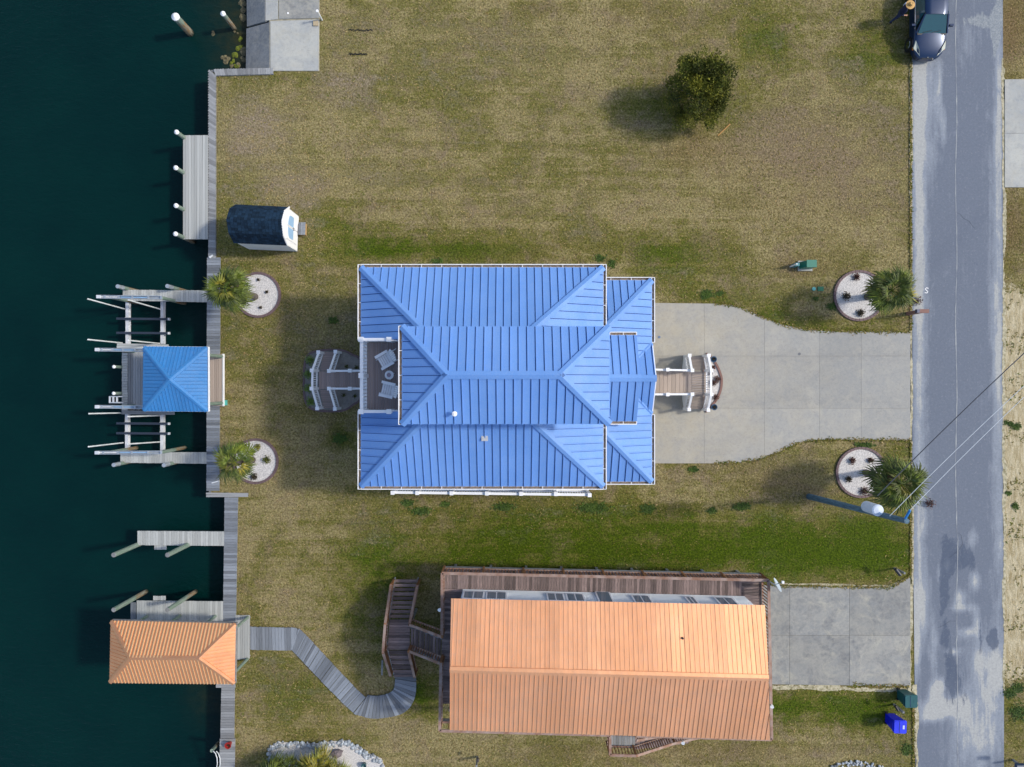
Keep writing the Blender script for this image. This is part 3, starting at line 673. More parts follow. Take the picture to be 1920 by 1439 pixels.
# upper hip roof
e2, i2 = hip_rect((754,612.5,1143,795.5), Z2, (838,706,1050,706.2), Z2+1.0)
ya = (e2[0].y+e2[2].y)/2; rl, rr_ = V(P(838,706,9.5).x, ya, 9.5), V(P(1050,706,9.5).x, ya, 9.5)
m1 = slope(bh, [e2[0], e2[1], rr_, rl], .363, roof_blue, roof_under, off=.12)
m2 = slope(bh, [e2[1], e2[2], rr_], .363, roof_blue, roof_under, off=.1)
m3 = slope(bh, [e2[2], e2[3], rl, rr_], .363, roof_blue, roof_under, off=.24)
m4 = slope(bh, [e2[3], e2[0], rl], .363, roof_blue, roof_under, off=.1)
ridge_cap(bh, rl, rr_, (m1, m3), .19, roof_blue)
for a, b, n in ((e2[0], rl, (m1, m4)), (e2[1], rr_, (m1, m2)), (e2[2], rr_, (m3, m2)), (e2[3], rl, (m3, m4))): ridge_cap(bh, a, b, n, .17, roof_blue)
gutter(bh, e2[0]+V(0,.02,0), e2[3]-V(0,.02,0), (-1,0,0))
walls('upper_wall', e2[0].x+.45, e2[2].y+.3, e2[1].x-.4, e2[0].y-.3, 4.85, Z2-.1, bh)
# sliding doors from the upper room to the balcony
dx = e2[0].x+.43
for y in (yb0-.7, yb0-1.6, yb0-2.5):
    f = MB().box((dx, y, 5.95), (.06, .86, 2.1)).build('door', white, bh); MB().box((dx-.04, y, 5.95), (.02, .68, 1.9)).build('pane', glass, f)
# east porch roof
e3, i3 = hip_rect((1100,526,1222,903), Z3, (1142,612,1142,810), 4.75, .12)
nx = NEe.x-.42; E3x = P(1222,526,Z3).x; zi = 3.6+(E3x-nx)*.5
A, B, C, D = V(nx, e3[1].y, Z3), e3[1], e3[2], V(nx, e3[2].y, Z3)
ri = (E3x-nx); Bi, Ci = V(nx, B.y-ri, zi), V(nx, C.y+ri, zi)
gy0, gy1 = P(1224,644,Z3).y, P(1224,776,Z3).y; gz = Z3+.93; gm = (gy0+gy1)/2
q1 = slope(bh, [A, B, Bi], .363, roof_blue, roof_under)
def on_e(y, z): return V(E3x-(z-Z3)*2, y, z)
q2 = slope(bh, [B, V(E3x, gy0, Z3), on_e(gm+.05, gz), on_e(gm+.05, zi), Bi], .363, roof_blue, roof_under, off=.1)
slope(bh, [V(E3x, gy1, Z3), C, Ci, on_e(gm-.05, zi), on_e(gm-.05, gz)], .363, roof_blue, roof_under, off=.0)
q3 = slope(bh, [C, D, Ci], .363, roof_blue, roof_under, off=.1)
ridge_cap(bh, B, Bi, (q1, q2), .17, roof_blue); ridge_cap(bh, C, Ci, (q3, q2), .17, roof_blue)
gx = E3x+.01
g1 = slope(bh, [V(E3x-.05, gy0, Z3), V(gx, gy0, Z3), V(gx, gm, gz), V(E3x-1.86, gm, gz)], .363, roof_blue, roof_under)
g2 = slope(bh, [V(gx, gy1, Z3), V(E3x-.05, gy1, Z3), V(E3x-1.86, gm, gz), V(gx, gm, gz)], .363, roof_blue, roof_under, off=.13)
ridge_cap(bh, V(E3x-1.86, gm, gz), V(gx+.04, gm, gz), (g1, g2), .19, roof_blue)
ridge_cap(bh, V(E3x, gy0, Z3+.01), V(E3x-1.75, gm+.05, gz-.03), (q2, g1), .12, roof_blue, lift=.03, name='valley_flashing')
ridge_cap(bh, V(E3x, gy1, Z3+.01), V(E3x-1.75, gm-.05, gz-.03), (q2, g2), .12, roof_blue, lift=.03, name='valley_flashing')
gutter(bh, A, B, (0,1,0)); gutter(bh, D, C, (0,-1,0)); gutter(bh, B+V(0,.14,0), V(E3x, gy0+.05, Z3), (1,0,0)); gutter(bh, V(E3x, gy1-.05, Z3), C-V(0,.14,0), (1,0,0))
MB().beam(V(gx-.02, gy0-.05, Z3-.06), V(gx-.02, gm, gz-.09), .05, .16, up=(1,0,0)).beam(V(gx-.02, gy1+.05, Z3-.06), V(gx-.02, gm, gz-.09), .05, .16, up=(1,0,0)).build('barge_board', white, bh)
for y in (B.y-.35, gy0-.1, gy1+.1, C.y+.35): inst('porch_post', unit(white), bh, (E3x-.3, y, 1.75), (0,0,0), (.2,.2,3.5))
walls('wall', nx-.3, C.y+.9, nx+.9, B.y-.9, 0, 3.3, bh)
# east cross gable above the porch
x5a, x5b = P(1140,700,5.6).x, P(1195.5,700,5.6).x; Y0, Y1 = P(1150,629,5.35).y, P(1150,790,5.35).y; ym = (Y0+Y1)/2; z5 = 5.35; zr = z5+1.0
s1 = slope(bh, [V(x5a-1.2, Y0, z5), V(x5b, Y0, z5), V(x5b, ym, zr), V(x5a-1.2, ym, zr)], .363, roof_blue, roof_under, off=.1)
s2 = slope(bh, [V(x5b, Y1, z5), V(x5a-1.2, Y1, z5), V(x5a-1.2, ym, zr), V(x5b, ym, zr)], .363, roof_blue, roof_under, off=.16)
ridge_cap(bh, V(x5a-1.2, ym, zr), V(x5b+.03, ym, zr), (s1, s2), .19, roof_blue)
gutter(bh, V(NEe.x+.3, Y0, z5), V(x5b, Y0, z5), (0,1,0)); gutter(bh, V(NEe.x+.3, Y1, z5), V(x5b, Y1, z5), (0,-1,0))
walls('wall', x5a-1.4, Y1+.25, x5b-.2, Y0-.25, 3.5, z5, bh)
MB().add([V(x5b-.2,Y1+.1,z5-.05),V(x5b-.2,Y0-.1,z5-.05),V(x5b-.2,ym,zr-.1),V(x5b-.16,Y1+.1,z5-.05),V(x5b-.16,Y0-.1,z5-.05),V(x5b-.16,ym,zr-.1)], [(0,2,1),(3,4,5),(0,1,4,3),(1,2,5,4),(2,0,3,5)]).build('gable', siding, bh)
# balcony
bf = 4.92; x0 = P(686,700,bf).x; x1 = e2[0].x+.45
yA, yB = yb0-.06, yb1+.06
MB().prism([(x0-.25,yB),(x1,yB),(x1,yA),(x0-.25,yA)], bf-.35, bf-.05).build('balcony_base', white, bh)
boards(bh, V(x0-.05,yA,bf), V(x1,yA,bf), V(x1,yB,bf), V(x0-.05,yB,bf), .137, comp_plank, name='deck_board')
xr = P(678,700,6.05).x
for yy in (yb0, yb1):
    MB().hexa([V(x0-.2,yy-.04,bf-.3),V(x1,yy-.04,bf-.3),V(x1,yy+.04,bf-.3),V(x0-.2,yy+.04,bf-.3),V(x0-.2,yy-.04,bf+.25),V(x1,yy-.04,bf+1.05),V(x1,yy+.04,bf+1.05),V(x0-.2,yy+.04,bf+.25)]).build('balcony_side', white, bh)
railing(bh, [V(xr,yb0,6.05), V(xr,yb1,6.05)], 1.05, sp=.163, bw=.06, pw=.18, tw=.15, posts=[V(xr,yb0,6.05), V(xr,(yb0+yb1)/2,6.05), V(xr,yb1,6.05)], cap_w=.23)
xm = P(730,637,6.05).x
railing(bh, [V(xr,yb0,6.05), V(x1-.3,yb0,6.05)], 1.0, balu=False, pw=.17, tw=.14, posts=[V(xm,yb0,6.05)], cap_w=.22)
railing(bh, [V(xr,yb1,6.05), V(x1-.3,yb1,6.05)], 1.0, balu=False, pw=.17, tw=.14, posts=[V(xm,yb1,6.05)], cap_w=.22)
# south side porch
sz = 3.75
sp_ = [P(737,923.5,sz), P(783,924,sz), P(847,924.5,sz), P(913,925,sz), P(977,925.5,sz), P(1042,926,sz), P(1105,928,sz)]
railing(bh, [sp_[0], sp_[-1]], 1.05, sp=.13, bw=.035, pw=.15, tw=.13, posts=sp_, cap_w=.19)
MB().prism([(sp_[0].x-.1, sp_[0].y-.06), (sp_[-1].x+.1, sp_[-1].y-.06), (sp_[-1].x+.1, sp_[-1].y+1.2), (sp_[0].x-.1, sp_[0].y+1.2)], sz-1.3, sz-1.1).build('porch_floor', white, bh)
for q in sp_: inst('porch_post', unit(white), bh, (q.x, q.y+.12, (sz-1.3)/2), (0,0,0), (.18,.18,sz-1.3))
for i, x in enumerate((-5.6,-2.9,0.,2.4)):
    wn = MB().box((x, SWe.y+.74, 4.0), (1.0,.05,1.2)).build('window', white, bh); MB().box((x, SWe.y+.71, 4.0), (.85,.03,1.05)).build('pane', glass, wn)
    wn = MB().box((x, NWe.y-.39, 4.0), (1.0,.05,1.2)).build('window', white, bh); MB().box((x, NWe.y-.36, 4.0), (.85,.03,1.05)).build('pane', glass, wn)
# vents
p = P(853,776,8.85); b = MB(); b.cyl(p-V(0,0,.15), p+V(0,0,.2), .05, .05, 12); b.revolve((p.x,p.y,p.z+.16), [(.02,-.02),(.11,0),(.11,.06),(.03,.1)], 14)
b.build('vent_pipe', white, bh)
p = P(909,820,6.35); b = MB(); b.box((p.x,p.y,p.z), (.27,.30,.24)); b.box((p.x,p.y,p.z+.13), (.30,.34,.03)); b.build('vent_box', M('grey_vent', (.45,.47,.50), rough=.5), bh)

# ------------------------------------------------------------------ rear (west) stairs
rs = thing('rear_stairs', 'white railed double stairs with brown boards on the canal side of the blue house', 'stairs', P(630,712))
LZ = 1.15
boards(rs, P(598,697,LZ), P(690,697,LZ), P(690,730,LZ), P(598,730,LZ), .137, comp_plank, name='deck_board')
MB().prism([P(x,y,LZ)[:2] for x,y in [(599,698),(690,698),(690,729),(599,729)]], LZ-.25, LZ-.05).build('landing_frame', white, rs)
steps(rs, P(599,695,LZ), P(630,695,LZ), P(608,660,.12), P(636,661,.12), 5, comp_plank, nb=2)
steps(rs, P(599,732,LZ), P(630,732,LZ), P(608,766,.12), P(636,766,.12), 5, comp_plank, nb=2)
RT = 2.1
rl_ = dict(sp=.115, bw=.04, pw=.13, tw=.10, cap_w=.19)
railing(rs, [P(684,695.5,RT), P(618,696,RT), P(630,660,1.15)], .9, posts=[P(657,695.5,RT), P(618,696,RT), P(630,660,1.15)], **rl_)
railing(rs, [P(684,729,RT), P(618,729,RT), P(629,767,1.15)], .9, posts=[P(657,729,RT), P(618,729,RT), P(629,767,1.15)], **rl_)
railing(rs, [P(598,661,1.15), P(586,695,RT), P(585.5,729,RT), P(596,766,1.15)], .9, **rl_)
for a, b in ((P(598,661,.35),P(586,695,1.2)), (P(585.5,729,1.2),P(596,766,.35)), (P(630,660,.35),P(618,696,1.2)), (P(618,729,1.2),P(629,767,.35)), (P(586,695,1.2),P(585.5,729,1.2))):
    MB().beam(a, b, .05, .26).build('stringer', white, rs)
# bed round the rear stairs
def bed(name, label, outline, gm, em, z=.035, ew=.1, eh=.09, group=None):
    pts = [P(*p) for p in outline]; c = sum(pts, V(0,0,0))/len(pts)
    t = thing(name, label, 'flower bed', (c.x, c.y, 0), group)
    MB().prism([p[:2] for p in pts], 0, z).build('gravel', gm, t)
    b = MB(); k = len(pts)
    nr = [((pts[(i+1) % k]-pts[i-1]).normalized()) for i in range(k)]; nr = [V(d.y, -d.x, 0) for d in nr]
    if (nr[0].dot(pts[0]-c)) < 0: nr = [-d for d in nr]
    for i in range(k):
        j = (i+1) % k; a, q = pts[i], pts[j]; a2, q2 = a+nr[i]*ew, q+nr[j]*ew
        b.hexa([V(a.x,a.y,-.03),V(q.x,q.y,-.03),V(q2.x,q2.y,-.03),V(a2.x,a2.y,-.03),V(a.x,a.y,eh),V(q.x,q.y,eh),V(q2.x,q2.y,eh),V(a2.x,a2.y,eh)])
    b.build('edging', em, t); return t
def smooth_loop(pts, n=4):
    out = []; k = len(pts)
    for i in range(k):
        p0, p1, p2, p3 = [Vector((*pts[(i+j) % k], 0)) for j in (-1, 0, 1, 2)]
        for s in range(n):
            t = s/n; q = .5*((2*p1)+(p2-p0)*t+(2*p0-5*p1+4*p2-p3)*t*t+(3*p1-p0-3*p2+p3)*t**3); out.append((q.x, q.y))
    return out
bed('gravel_bed', 'oval gravel bed with dark edging wrapped round the rear stairs', smooth_loop([(592,661),(578,669),(573,688),(572,714),(573,742),(579,760),(594,768),(620,770),(645,768),(661,758),(676,742),(676,680),(660,667),(642,659),(616,658)]), concrete('pinkish_gravel', (.27,.25,.25), (.2,.19,.19), (.15,.14,.14)), edging)

def leaf_blob(c, r, n, size, m, name, parent, squash=.7, shell=.55, label=None, **k):
    b = MB(); rnd = random.Random(int(c[0]*991+c[1]*77+n))
    for i in range(n):
        d = Vector((rnd.gauss(0,1), rnd.gauss(0,1), rnd.gauss(0,1))).normalized(); rr = r*(shell+(1-shell)*rnd.random())*rnd.uniform(.75,1.1)
        q = Vector(c)+Vector((d.x*rr, d.y*rr, abs(d.z)*rr*squash if squash < 1 else d.z*rr))
        a = Vector((rnd.uniform(-1,1), rnd.uniform(-1,1), rnd.uniform(-.3,1))).normalized()*size*rnd.uniform(.6,1.3); s = a.cross(Vector((rnd.uniform(-1,1), rnd.uniform(-1,1), rnd.uniform(0,1)))).normalized()*size*.42
        b.add([q-s*.3, q+a*.5-s, q+a, q+a*.5+s], [(0,1,2,3)])
    return b.build(name, m, parent, **k)
def shrub(px, py, r, label, m=shrubg, n=260, size=.07, z=.05, group=None, sq=.8, name='shrub'):
    p = P(px, py, z); t = thing(name, label, 'shrub', (p.x, p.y, 0), group)
    leaf_blob((p.x,p.y,z+.05), r, n, size, m, 'foliage', t, squash=sq, shell=.25)
    b = MB()
    for i in range(5):
        a = 2*PI*i/5; b.cyl((p.x,p.y,0), (p.x+math.cos(a)*r*.5,p.y+math.sin(a)*r*.5,z+r*.5), .012, .005, 5)
    b.build('stem', bark, t); return t
for x, y, w_ in ((583,676,'northernmost'),(579.5,702,'second'),(580,728,'third'),(584,753,'southernmost')):
    shrub(x, y, .33, f'rounded green shrub at the foot of the rear stairs, {w_} of four', n=420, size=.06, group='green shrubs below the rear stairs')
for x, y, w_ in ((651,687,'north side, left of the pair'),(669,689,'north side, beside the wall'),(645,741,'south side, left of the pair'),(666,743,'south side, beside the wall')):
    shrub(x, y, .14, f'small dark plant in the rear stairs gravel, {w_}', m=cedar_d, n=90, size=.05, group='small dark plants in the rear gravel bed')

# ------------------------------------------------------------------ front (east) stairs
fs_ = thing('front_stairs', 'white railed front stairs with tan boards descending both ways onto the driveway', 'stairs', P(1285,717))
LZ = 1.15
boards(fs_, P(1214,697,LZ), P(1297,697,LZ), P(1297,738,LZ), P(1214,738,LZ), .22, tan_plank, name='deck_board')
boards(fs_, P(1297.5,696.5,LZ), P(1297.5,741,LZ), P(1323,741,LZ), P(1323,696.5,LZ), .137, tan_plank, name='deck_board')
MB().prism([P(x,y,LZ)[:2] for x,y in [(1214,698),(1323,698),(1323,740),(1214,740)]], LZ-.25, LZ-.05).build('landing_frame', white, fs_)
steps(fs_, P(1297,695,LZ), P(1324,695,LZ), P(1291,669,.15), P(1320,669,.15), 5, tan_plank, nb=1)
steps(fs_, P(1297,741,LZ), P(1324,741,LZ), P(1291,768,.15), P(1320,768,.15), 5, tan_plank, nb=1)
RT = 2.1; rl_['cap_w'] = .18
railing(fs_, [P(1214,693,RT), P(1297,695,RT), P(1292,667,1.15)], .9, posts=[P(1251,693.5,RT), P(1297,695,RT), P(1292,667,1.15)], **rl_)
railing(fs_, [P(1214,740,RT), P(1297,739.5,RT), P(1291,768,1.15)], .9, posts=[P(1251,740,RT), P(1297,739.5,RT), P(1291,768,1.15)], **rl_)
railing(fs_, [P(1328,667,1.15), P(1333,695,RT), P(1333,740,RT), P(1327,769,1.15)], .9, **rl_)
for a, b in ((P(1328,667,.35),P(1333,695,1.2)), (P(1333,740,1.2),P(1327,769,.35)), (P(1292,667,.35),P(1297,695,1.2)), (P(1297,740,1.2),P(1291,768,.35)), (P(1333,695,1.2),P(1333,740,1.2))):
    MB().beam(a, b, .05, .26).build('stringer', white, fs_)
for s, ya_, yb_ in ((1, 695, 667), (-1, 740, 768)):
    a, b = P(1297,ya_,2.1), P(1292,yb_,1.15)
    MB().hexa([V(a.x-.02,a.y,0),V(b.x-.02,b.y,0),V(b.x+.02,b.y,0),V(a.x+.02,a.y,0),V(a.x-.02,a.y,1.1),V(b.x-.02,b.y,.15),V(b.x+.02,b.y,.15),V(a.x+.02,a.y,1.1)]).build('skirt', white, fs_)
# arched bed in front of the stairs
arc = [(1322,672),(1334,676),(1343,690),(1349,706),(1350,716),(1348,732),(1341,748),(1331,760),(1322,764)]
bd = bed('gravel_bed', 'small half round bed of pale gravel with brick edging before the front stairs', smooth_loop(arc, 3), gravel_w, brick_m, z=.07, ew=.12, eh=.13)
for x, y, r_, w_ in ((1336,690,.16,'at its north end'),(1345,712,.22,'at the point of the arch'),(1338,718,.2,'in the middle beside the railing'),(1341,745,.24,'at its south end'),(1332,701,.1,'close to the upper railing post')):
    shrub(x, y, r_, f'reddish brown bare shrub in the half round bed, {w_}', m=shrubr, n=150, size=.07, z=.1, group='reddish shrubs in the half round bed', sq=1.)
blue_rim = M('blue_glaze', (.02,.07,.14), rough=.3)
for x, y, w_ in ((1335,674.5,'north'),(1336,763.5,'south')):
    p = P(x, y); t = thing('flower_pot', f'round dark blue plant pot on the driveway by the {w_} stair foot', 'flower pot', (p.x,p.y,.05), 'blue pots at the front stairs')
    MB().revolve((p.x,p.y,.05), [(.10,0),(.15,.25),(.17,.27),(.17,.3),(.135,.3),(.13,.24),(.01,.22)], 18).build('pot', blue_rim, t)
    leaf_blob((p.x,p.y,.3), .09, 60, .06, shrubd, 'plant', t)
for x, y, w_ in ((1236,632.5,'blue-grey round drain lid near the house end of the driveway'),(1499,664,'dark round drain lid further out on the driveway')):
    p = P(x, y, .06); MB().cyl(p-V(0,0,.02), p+V(0,0,.004), .075, .075, 16).build('drain_lid', M('lid_grey', (.13,.19,.30) if x < 1300 else (.12,.13,.15), rough=.6), None, label=w_, cat='drain lid')

# balcony chairs and table
def chair(cx, cy, ang, label):
    t = thing('rocking_chair', label, 'rocking chair', (0,0,0), 'white rocking chairs on the balcony')
    Wd = .62
    for i in range(5):
        MB().box((-.22+i*.105,0,.42-i*.018), (.095,.52,.025)).build('seat_slat', white, t)
    for i in range(6):
        y = (i-2.5)*.092; h = .66-.02*abs(i-2.5)**2; a = V(.24,y*.95,.36); b = V(.24+h*.55,y*1.12,.36+h*.85)
        MB().beam(a, b, .082, .022, up=(-1,0,.6)).build('back_slat', white, t)
    for s in (-1, 1):
        MB().beam((-.32,s*.31,.62), (.34,s*.31,.60), .13, .03).build('armrest', white, t)
        MB().beam((-.26,s*.29,.06), (-.26,s*.29,.62), .05, .08).beam((.26,s*.29,.06), (.26,s*.29,.60), .05, .08).build('leg', white, t)
        b = MB(); pts = [V(-.42+i*.16, s*.25, .03+.10*((i-3.)/4)**2) for i in range(8)]
        for q, r_ in zip(pts, pts[1:]): b.beam(q, r_, .04, .06)
        b.build('rocker', white, t)
    MB().beam((.30,-.3,.5), (.30,.3,.5), .04, .05).beam((.52,-.27,.85),(.52,.27,.85),.03,.05).build('cross_bar', white, t)
    t.location = (cx, cy, 4.925); t.rotation_euler = (0,0,ang); return t
c1 = P(722,676,5.3); c2 = P(727,731,5.3)
chair(c1.x, c1.y, R(30), 'white slatted rocking chair on the balcony north of the small table')
chair(c2.x, c2.y, R(-13), 'white slatted rocking chair on the balcony south of the small table')
p = P(729.5,703.5,5.4); t = thing('side_table', 'small round white side table between the two rocking chairs', 'table', (p.x,p.y,4.925))
MB().cyl((p.x,p.y,5.36), (p.x,p.y,5.39), .21, .21, 24).build('tabletop', white, t)
for i in range(3): a = 2*PI*i/3+.5; MB().beam((p.x+.2*math.cos(a),p.y+.2*math.sin(a),4.93), (p.x+.12*math.cos(a),p.y+.12*math.sin(a),5.36), .035, .035).build('leg', white, t)
MB().revolve((p.x,p.y,5.39), [(.07,0),(.10,.09),(.085,.09),(.01,.07)], 14).build('bowl', M('mauve_ceramic', (.32,.25,.30), rough=.4), None, label='mauve bowl standing on the small round balcony table', cat='bowl')

# ------------------------------------------------------------------ orange roofed house
oh = thing('orange_roofed_house', 'long white sided house with copper orange ribbed metal gable roof', 'house', P(1140,1255))
OZ = 5.1; ORZ = OZ+1.0
a, b, c, d = P(846,1122.5,OZ), P(1434,1135,OZ), P(1443.5,1388,OZ), P(843.5,1369,OZ)
ra, rb = P(843.5,1256,ORZ), P(1441,1271.5,ORZ)
n1 = slope(oh, [b, a, ra, rb][::1], .655, roof_orange, roof_or_under, ribs=3, rib_w=.04, rib_h=.016, gap=.008, warp=.03)
n2 = slope(oh, [d, c, rb, ra], .655, roof_orange, roof_or_under, ribs=3, rib_w=.035, rib_h=.026, gap=.012, warp=.004)
ridge_cap(oh, ra, rb, (n1, n2), .16, roof_orange, lift=.05)
DK = 2.7
wA, wB = P(868,1105,DK), P(1395,1118,DK); dd = (wB-wA).normalized(); pn = V(dd.y, -dd.x, 0)   # pn points south
hw = (d-a).length-.75
body = [wA, wB, wB+pn*hw, wA+pn*hw]
MB().prism([q[:2] for q in body], DK-.3, OZ-.02).build('wall', siding, oh)
for z in [DK+.15+i*.2 for i in range(10)]: MB().beam(V(wA.x,wA.y,z)-pn*.012, V(wB.x,wB.y,z)-pn*.012, .03, .012).build('clapboard', siding, oh)
MB().prism([(lerp(body[0],body[2],.03))[:2], (lerp(body[1],body[3],.03))[:2], (lerp(body[2],body[0],.03))[:2], (lerp(body[3],body[1],.03))[:2]], 0, DK-.31).build('lower_wall', timber, oh)
def owin(px0, px1, kind='window', z0=None, z1=4.35):
    z0 = z0 or 3.2
    f0 = (P(px0,1110,z0).x-wA.x)/dd.x; f1 = (P(px1,1110,z0).x-wA.x)/dd.x
    A_ = wA+dd*f0; B_ = wA+dd*f1; mid = (z0+z1)/2
    f = MB().beam(V(A_.x,A_.y,mid)-pn*.02, V(B_.x,B_.y,mid)-pn*.02, .07, z1-z0).build(kind, white, oh)
    k = 2 if kind == 'window' else 1; L = (B_-A_).length; 
    for i in range(k):
        s0 = .05+i*(L-.1)/k+.03; s1 = .05+(i+1)*(L-.1)/k-.03
        q0, q1 = A_+dd*s0, A_+dd*s1
        MB().beam(V(q0.x,q0.y,mid)-pn*.052, V(q1.x,q1.y,mid)-pn*.052, .02, z1-z0-.14).build('pane', glass, f)
for x0_, x1_ in ((869,909),(912,951),(1024,1057),(1060,1094),(1183,1217),(1283,1301),(1338,1373)): owin(x0_, x1_)
owin(1115, 1143, 'door', DK+.02, 4.7)
for x, y, z in ((1279,1196,5.55),(1371.5,1283,5.75)):
    p = P(x, y, z); b_ = MB(); b_.cyl(p-V(0,0,.25), p+V(0,0,.12), .05, .05, 10); b_.cyl(p-V(0,0,.17), p-V(0,0,.1), .085, .075, 12); b_.build('vent_pipe', black, oh)
# raised deck round the house
od = thing('raised_deck', 'aged brown timber deck with railings around the orange roofed house', 'deck', P(1140,1240))
RZ = 3.65
NWr, NEr, SEr, SWr = P(829,1075,RZ), P(1441,1088.5,RZ), P(1447,1387,RZ), P(824.5,1370.5,RZ)
def dn(p, z=DK): return V(p.x, p.y, z)
nw, ne, se, sw_ = dn(NWr), dn(NEr), dn(SEr), dn(SWr)
ex = dd; sy = pn
e_in, w_in, wd = P(1434,1110,DK), P(868,1110,DK), 1.03
w_off = (wA-nw).dot(ex); n_off = (wA-nw).dot(sy)
nEnd = nw+ex*((ne-nw).length-.0)
boards(od, nw, nEnd-ex*1.0, nEnd-ex*1.0+sy*n_off, nw+sy*n_off, .142, dark_plank, name='deck_board')
# west side boards
q0 = nw+sy*(n_off+.01); q1 = nw+sy*((sw_-nw).length-.9)
boards(od, q0, q1, q1+ex*w_off, q0+ex*w_off, .142, dark_plank, name='deck_board')
# east side boards
q0 = nEnd-ex*1.0+sy*.0; q1 = q0+sy*((se-ne).length-.1)
boards(od, q0, q1, q1+ex*1.0, q0+ex*1.0, .142, dark_plank, name='deck_board')
# south landing
boards(od, P(1145,1340,DK), P(1191,1341,DK), P(1191,1402,DK), P(1145,1401,DK), .142, grey_plank, name='deck_board')
fb = MB()
for q, r_ in ((nw, ne), (ne, se), (se, sw_), (sw_, nw)): fb.beam(q-V(0,0,.16), r_-V(0,0,.16), .05, .24)
for s in (.3,.7): fb.beam(lerp(nw, sw_, 0)+sy*n_off*s-V(0,0,.12), nEnd+sy*n_off*s-V(0,0,.12), .05, .16)
fb.build('frame', timber, od)
gapA, gapB = P(828.5,1191,RZ), P(826.5,1243,RZ)
ro = dict(m=rail_wood, capm=rail_cap, sp=.165, bw=.038, pw=.10, tw=.14, post_h=.02, drop=1.25)
def ppts(a, b, n): return [lerp(a, b, i/n) for i in range(n+1)]
railing(od, [NWr, NEr], .95, posts=ppts(NWr, NEr, 8), **ro)
railing(od, [NEr, SEr], .95, posts=ppts(NEr, SEr, 4), **ro)
railing(od, [NWr, gapA], .95, posts=ppts(NWr, gapA, 2), **ro)
railing(od, [gapB, SWr], .95, posts=ppts(gapB, SWr, 2), **ro)
s1_, s2_ = lerp(SWr, SEr, (1143-824)/623), lerp(SWr, SEr, (1193-824)/623)
ro2 = dict(ro); ro2['sp'] = .4
railing(od, [SWr, s1_], .95, posts=ppts(SWr, s1_, 4), **ro2)
railing(od, [s2_, SEr], .95, posts=ppts(s2_, SEr, 3), **ro2)
for q in ppts(nw+sy*.55+ex*.4, ne+sy*.55-ex*.4, 8)+ppts(se-sy*.5-ex*.4, sw_-sy*.5+ex*.4, 8)+[lerp(nw, sw_, .33)+ex*.4, lerp(nw, sw_, .66)+ex*.4, lerp(ne, se, .33)-ex*.4, lerp(ne, se, .66)-ex*.4]:
    inst('support_post', unit(timber), od, (q.x, q.y, DK/2-.1), (0,0,0), (.13,.13,DK-.1))
# west stairs of the deck
ws = thing('deck_stairs', 'brown timber stairs with a middle landing climbing from the curved boardwalk to the raised deck', 'stairs', P(755,1190))
LZ = 1.65
boards(ws, P(730,1162,LZ), P(727,1216,LZ), P(768,1216,LZ), P(769,1162,LZ), .142, dark_plank)
steps(ws, P(730,1161,LZ), P(770,1161,LZ), P(741,1085,.1), P(784,1085,.1), 9, dark_plank, nb=1)
steps(ws, P(727,1217,LZ), P(768,1217,LZ), P(740,1268,.1), P(779,1268,.1), 6, dark_plank, nb=2)
steps(ws, P(832,1199,DK), P(831,1243,DK), P(770,1177,LZ), P(770,1216,LZ), 6, dark_plank, nb=2)
rw = dict(m=rail_wood, capm=rail_cap, sp=.155, bw=.038, pw=.10, tw=.13, post_h=.02, drop=1.3)
LR = 2.55
railing(ws, [P(733,1097,1.05), P(722,1171,LR), P(718,1224,LR), P(732,1268,1.05)], .9, **rw)
railing(ws, [P(782,1098,1.05), P(767.5,1172,LR)], .9, **rw)
railing(ws, [P(767.5,1172,LR), P(829,1195,RZ)], .9, **rw)
railing(ws, [P(768,1222,LR), P(829,1246,RZ)], .9, **rw)
railing(ws, [P(766,1222,LR), P(777,1270,1.05)], .9, **rw)
for a, b in ((P(741,1085,.1),P(730,1161,LZ-.1)),(P(784,1085,.1),P(770,1161,LZ-.1)),(P(727,1217,LZ-.1),P(740,1268,.1)),(P(768,1217,LZ-.1),P(779,1268,.1)),(P(832,1199,DK-.1),P(770,1177,LZ-.1)),(P(831,1243,DK-.1),P(770,1216,LZ-.1))):
    MB().beam(a-V(0,0,.08), b-V(0,0,.08), .05, .25).build('stringer', timber, ws)
for x, y in ((722,1171),(720,1222),(768,1173),(768,1222)):
    q = P(x, y, LR); inst('support_post', unit(timber), ws, (q.x,q.y,.8), (0,0,0), (.11,.11,1.6))
MB().beam(P(717,1238,.9), P(716,1266,.6), .09, .04).build('brace', timber, ws)
# south stairs of the deck
ss = thing('deck_stairs', 'narrow timber stairs running down along the south side of the orange roofed house', 'stairs', P(1200,1400))
railing(ss, [P(1144,1380,RZ), P(1144,1416,RZ), P(1193,1417.5,RZ), P(1262,1395,2.2)], .9, posts=[P(1144,1416,RZ), P(1193,1417.5,RZ), P(1265,1393,2.1)], **{k: v for k, v in rw.items()})
steps(ss, P(1192,1408,DK), P(1192,1386,DK), P(1290,1392,.1), P(1290,1366,.1), 12, dark_plank, nb=1)
railing(ss, [P(1193,1389,RZ), P(1285,1373,1.4)], .9, posts=[P(1285,1373,1.4)], **rw)
railing(ss, [P(1262,1395,2.2), P(1310,1384,1.1)], .9, posts=[P(1292,1388,1.4)], **rw)
for x, y in ((1145,1400),(1191,1401)):
    q = P(x, y, DK); inst('support_post', unit(timber), ss, (q.x,q.y,DK/2), (0,0,0), (.1,.1,DK-.1))
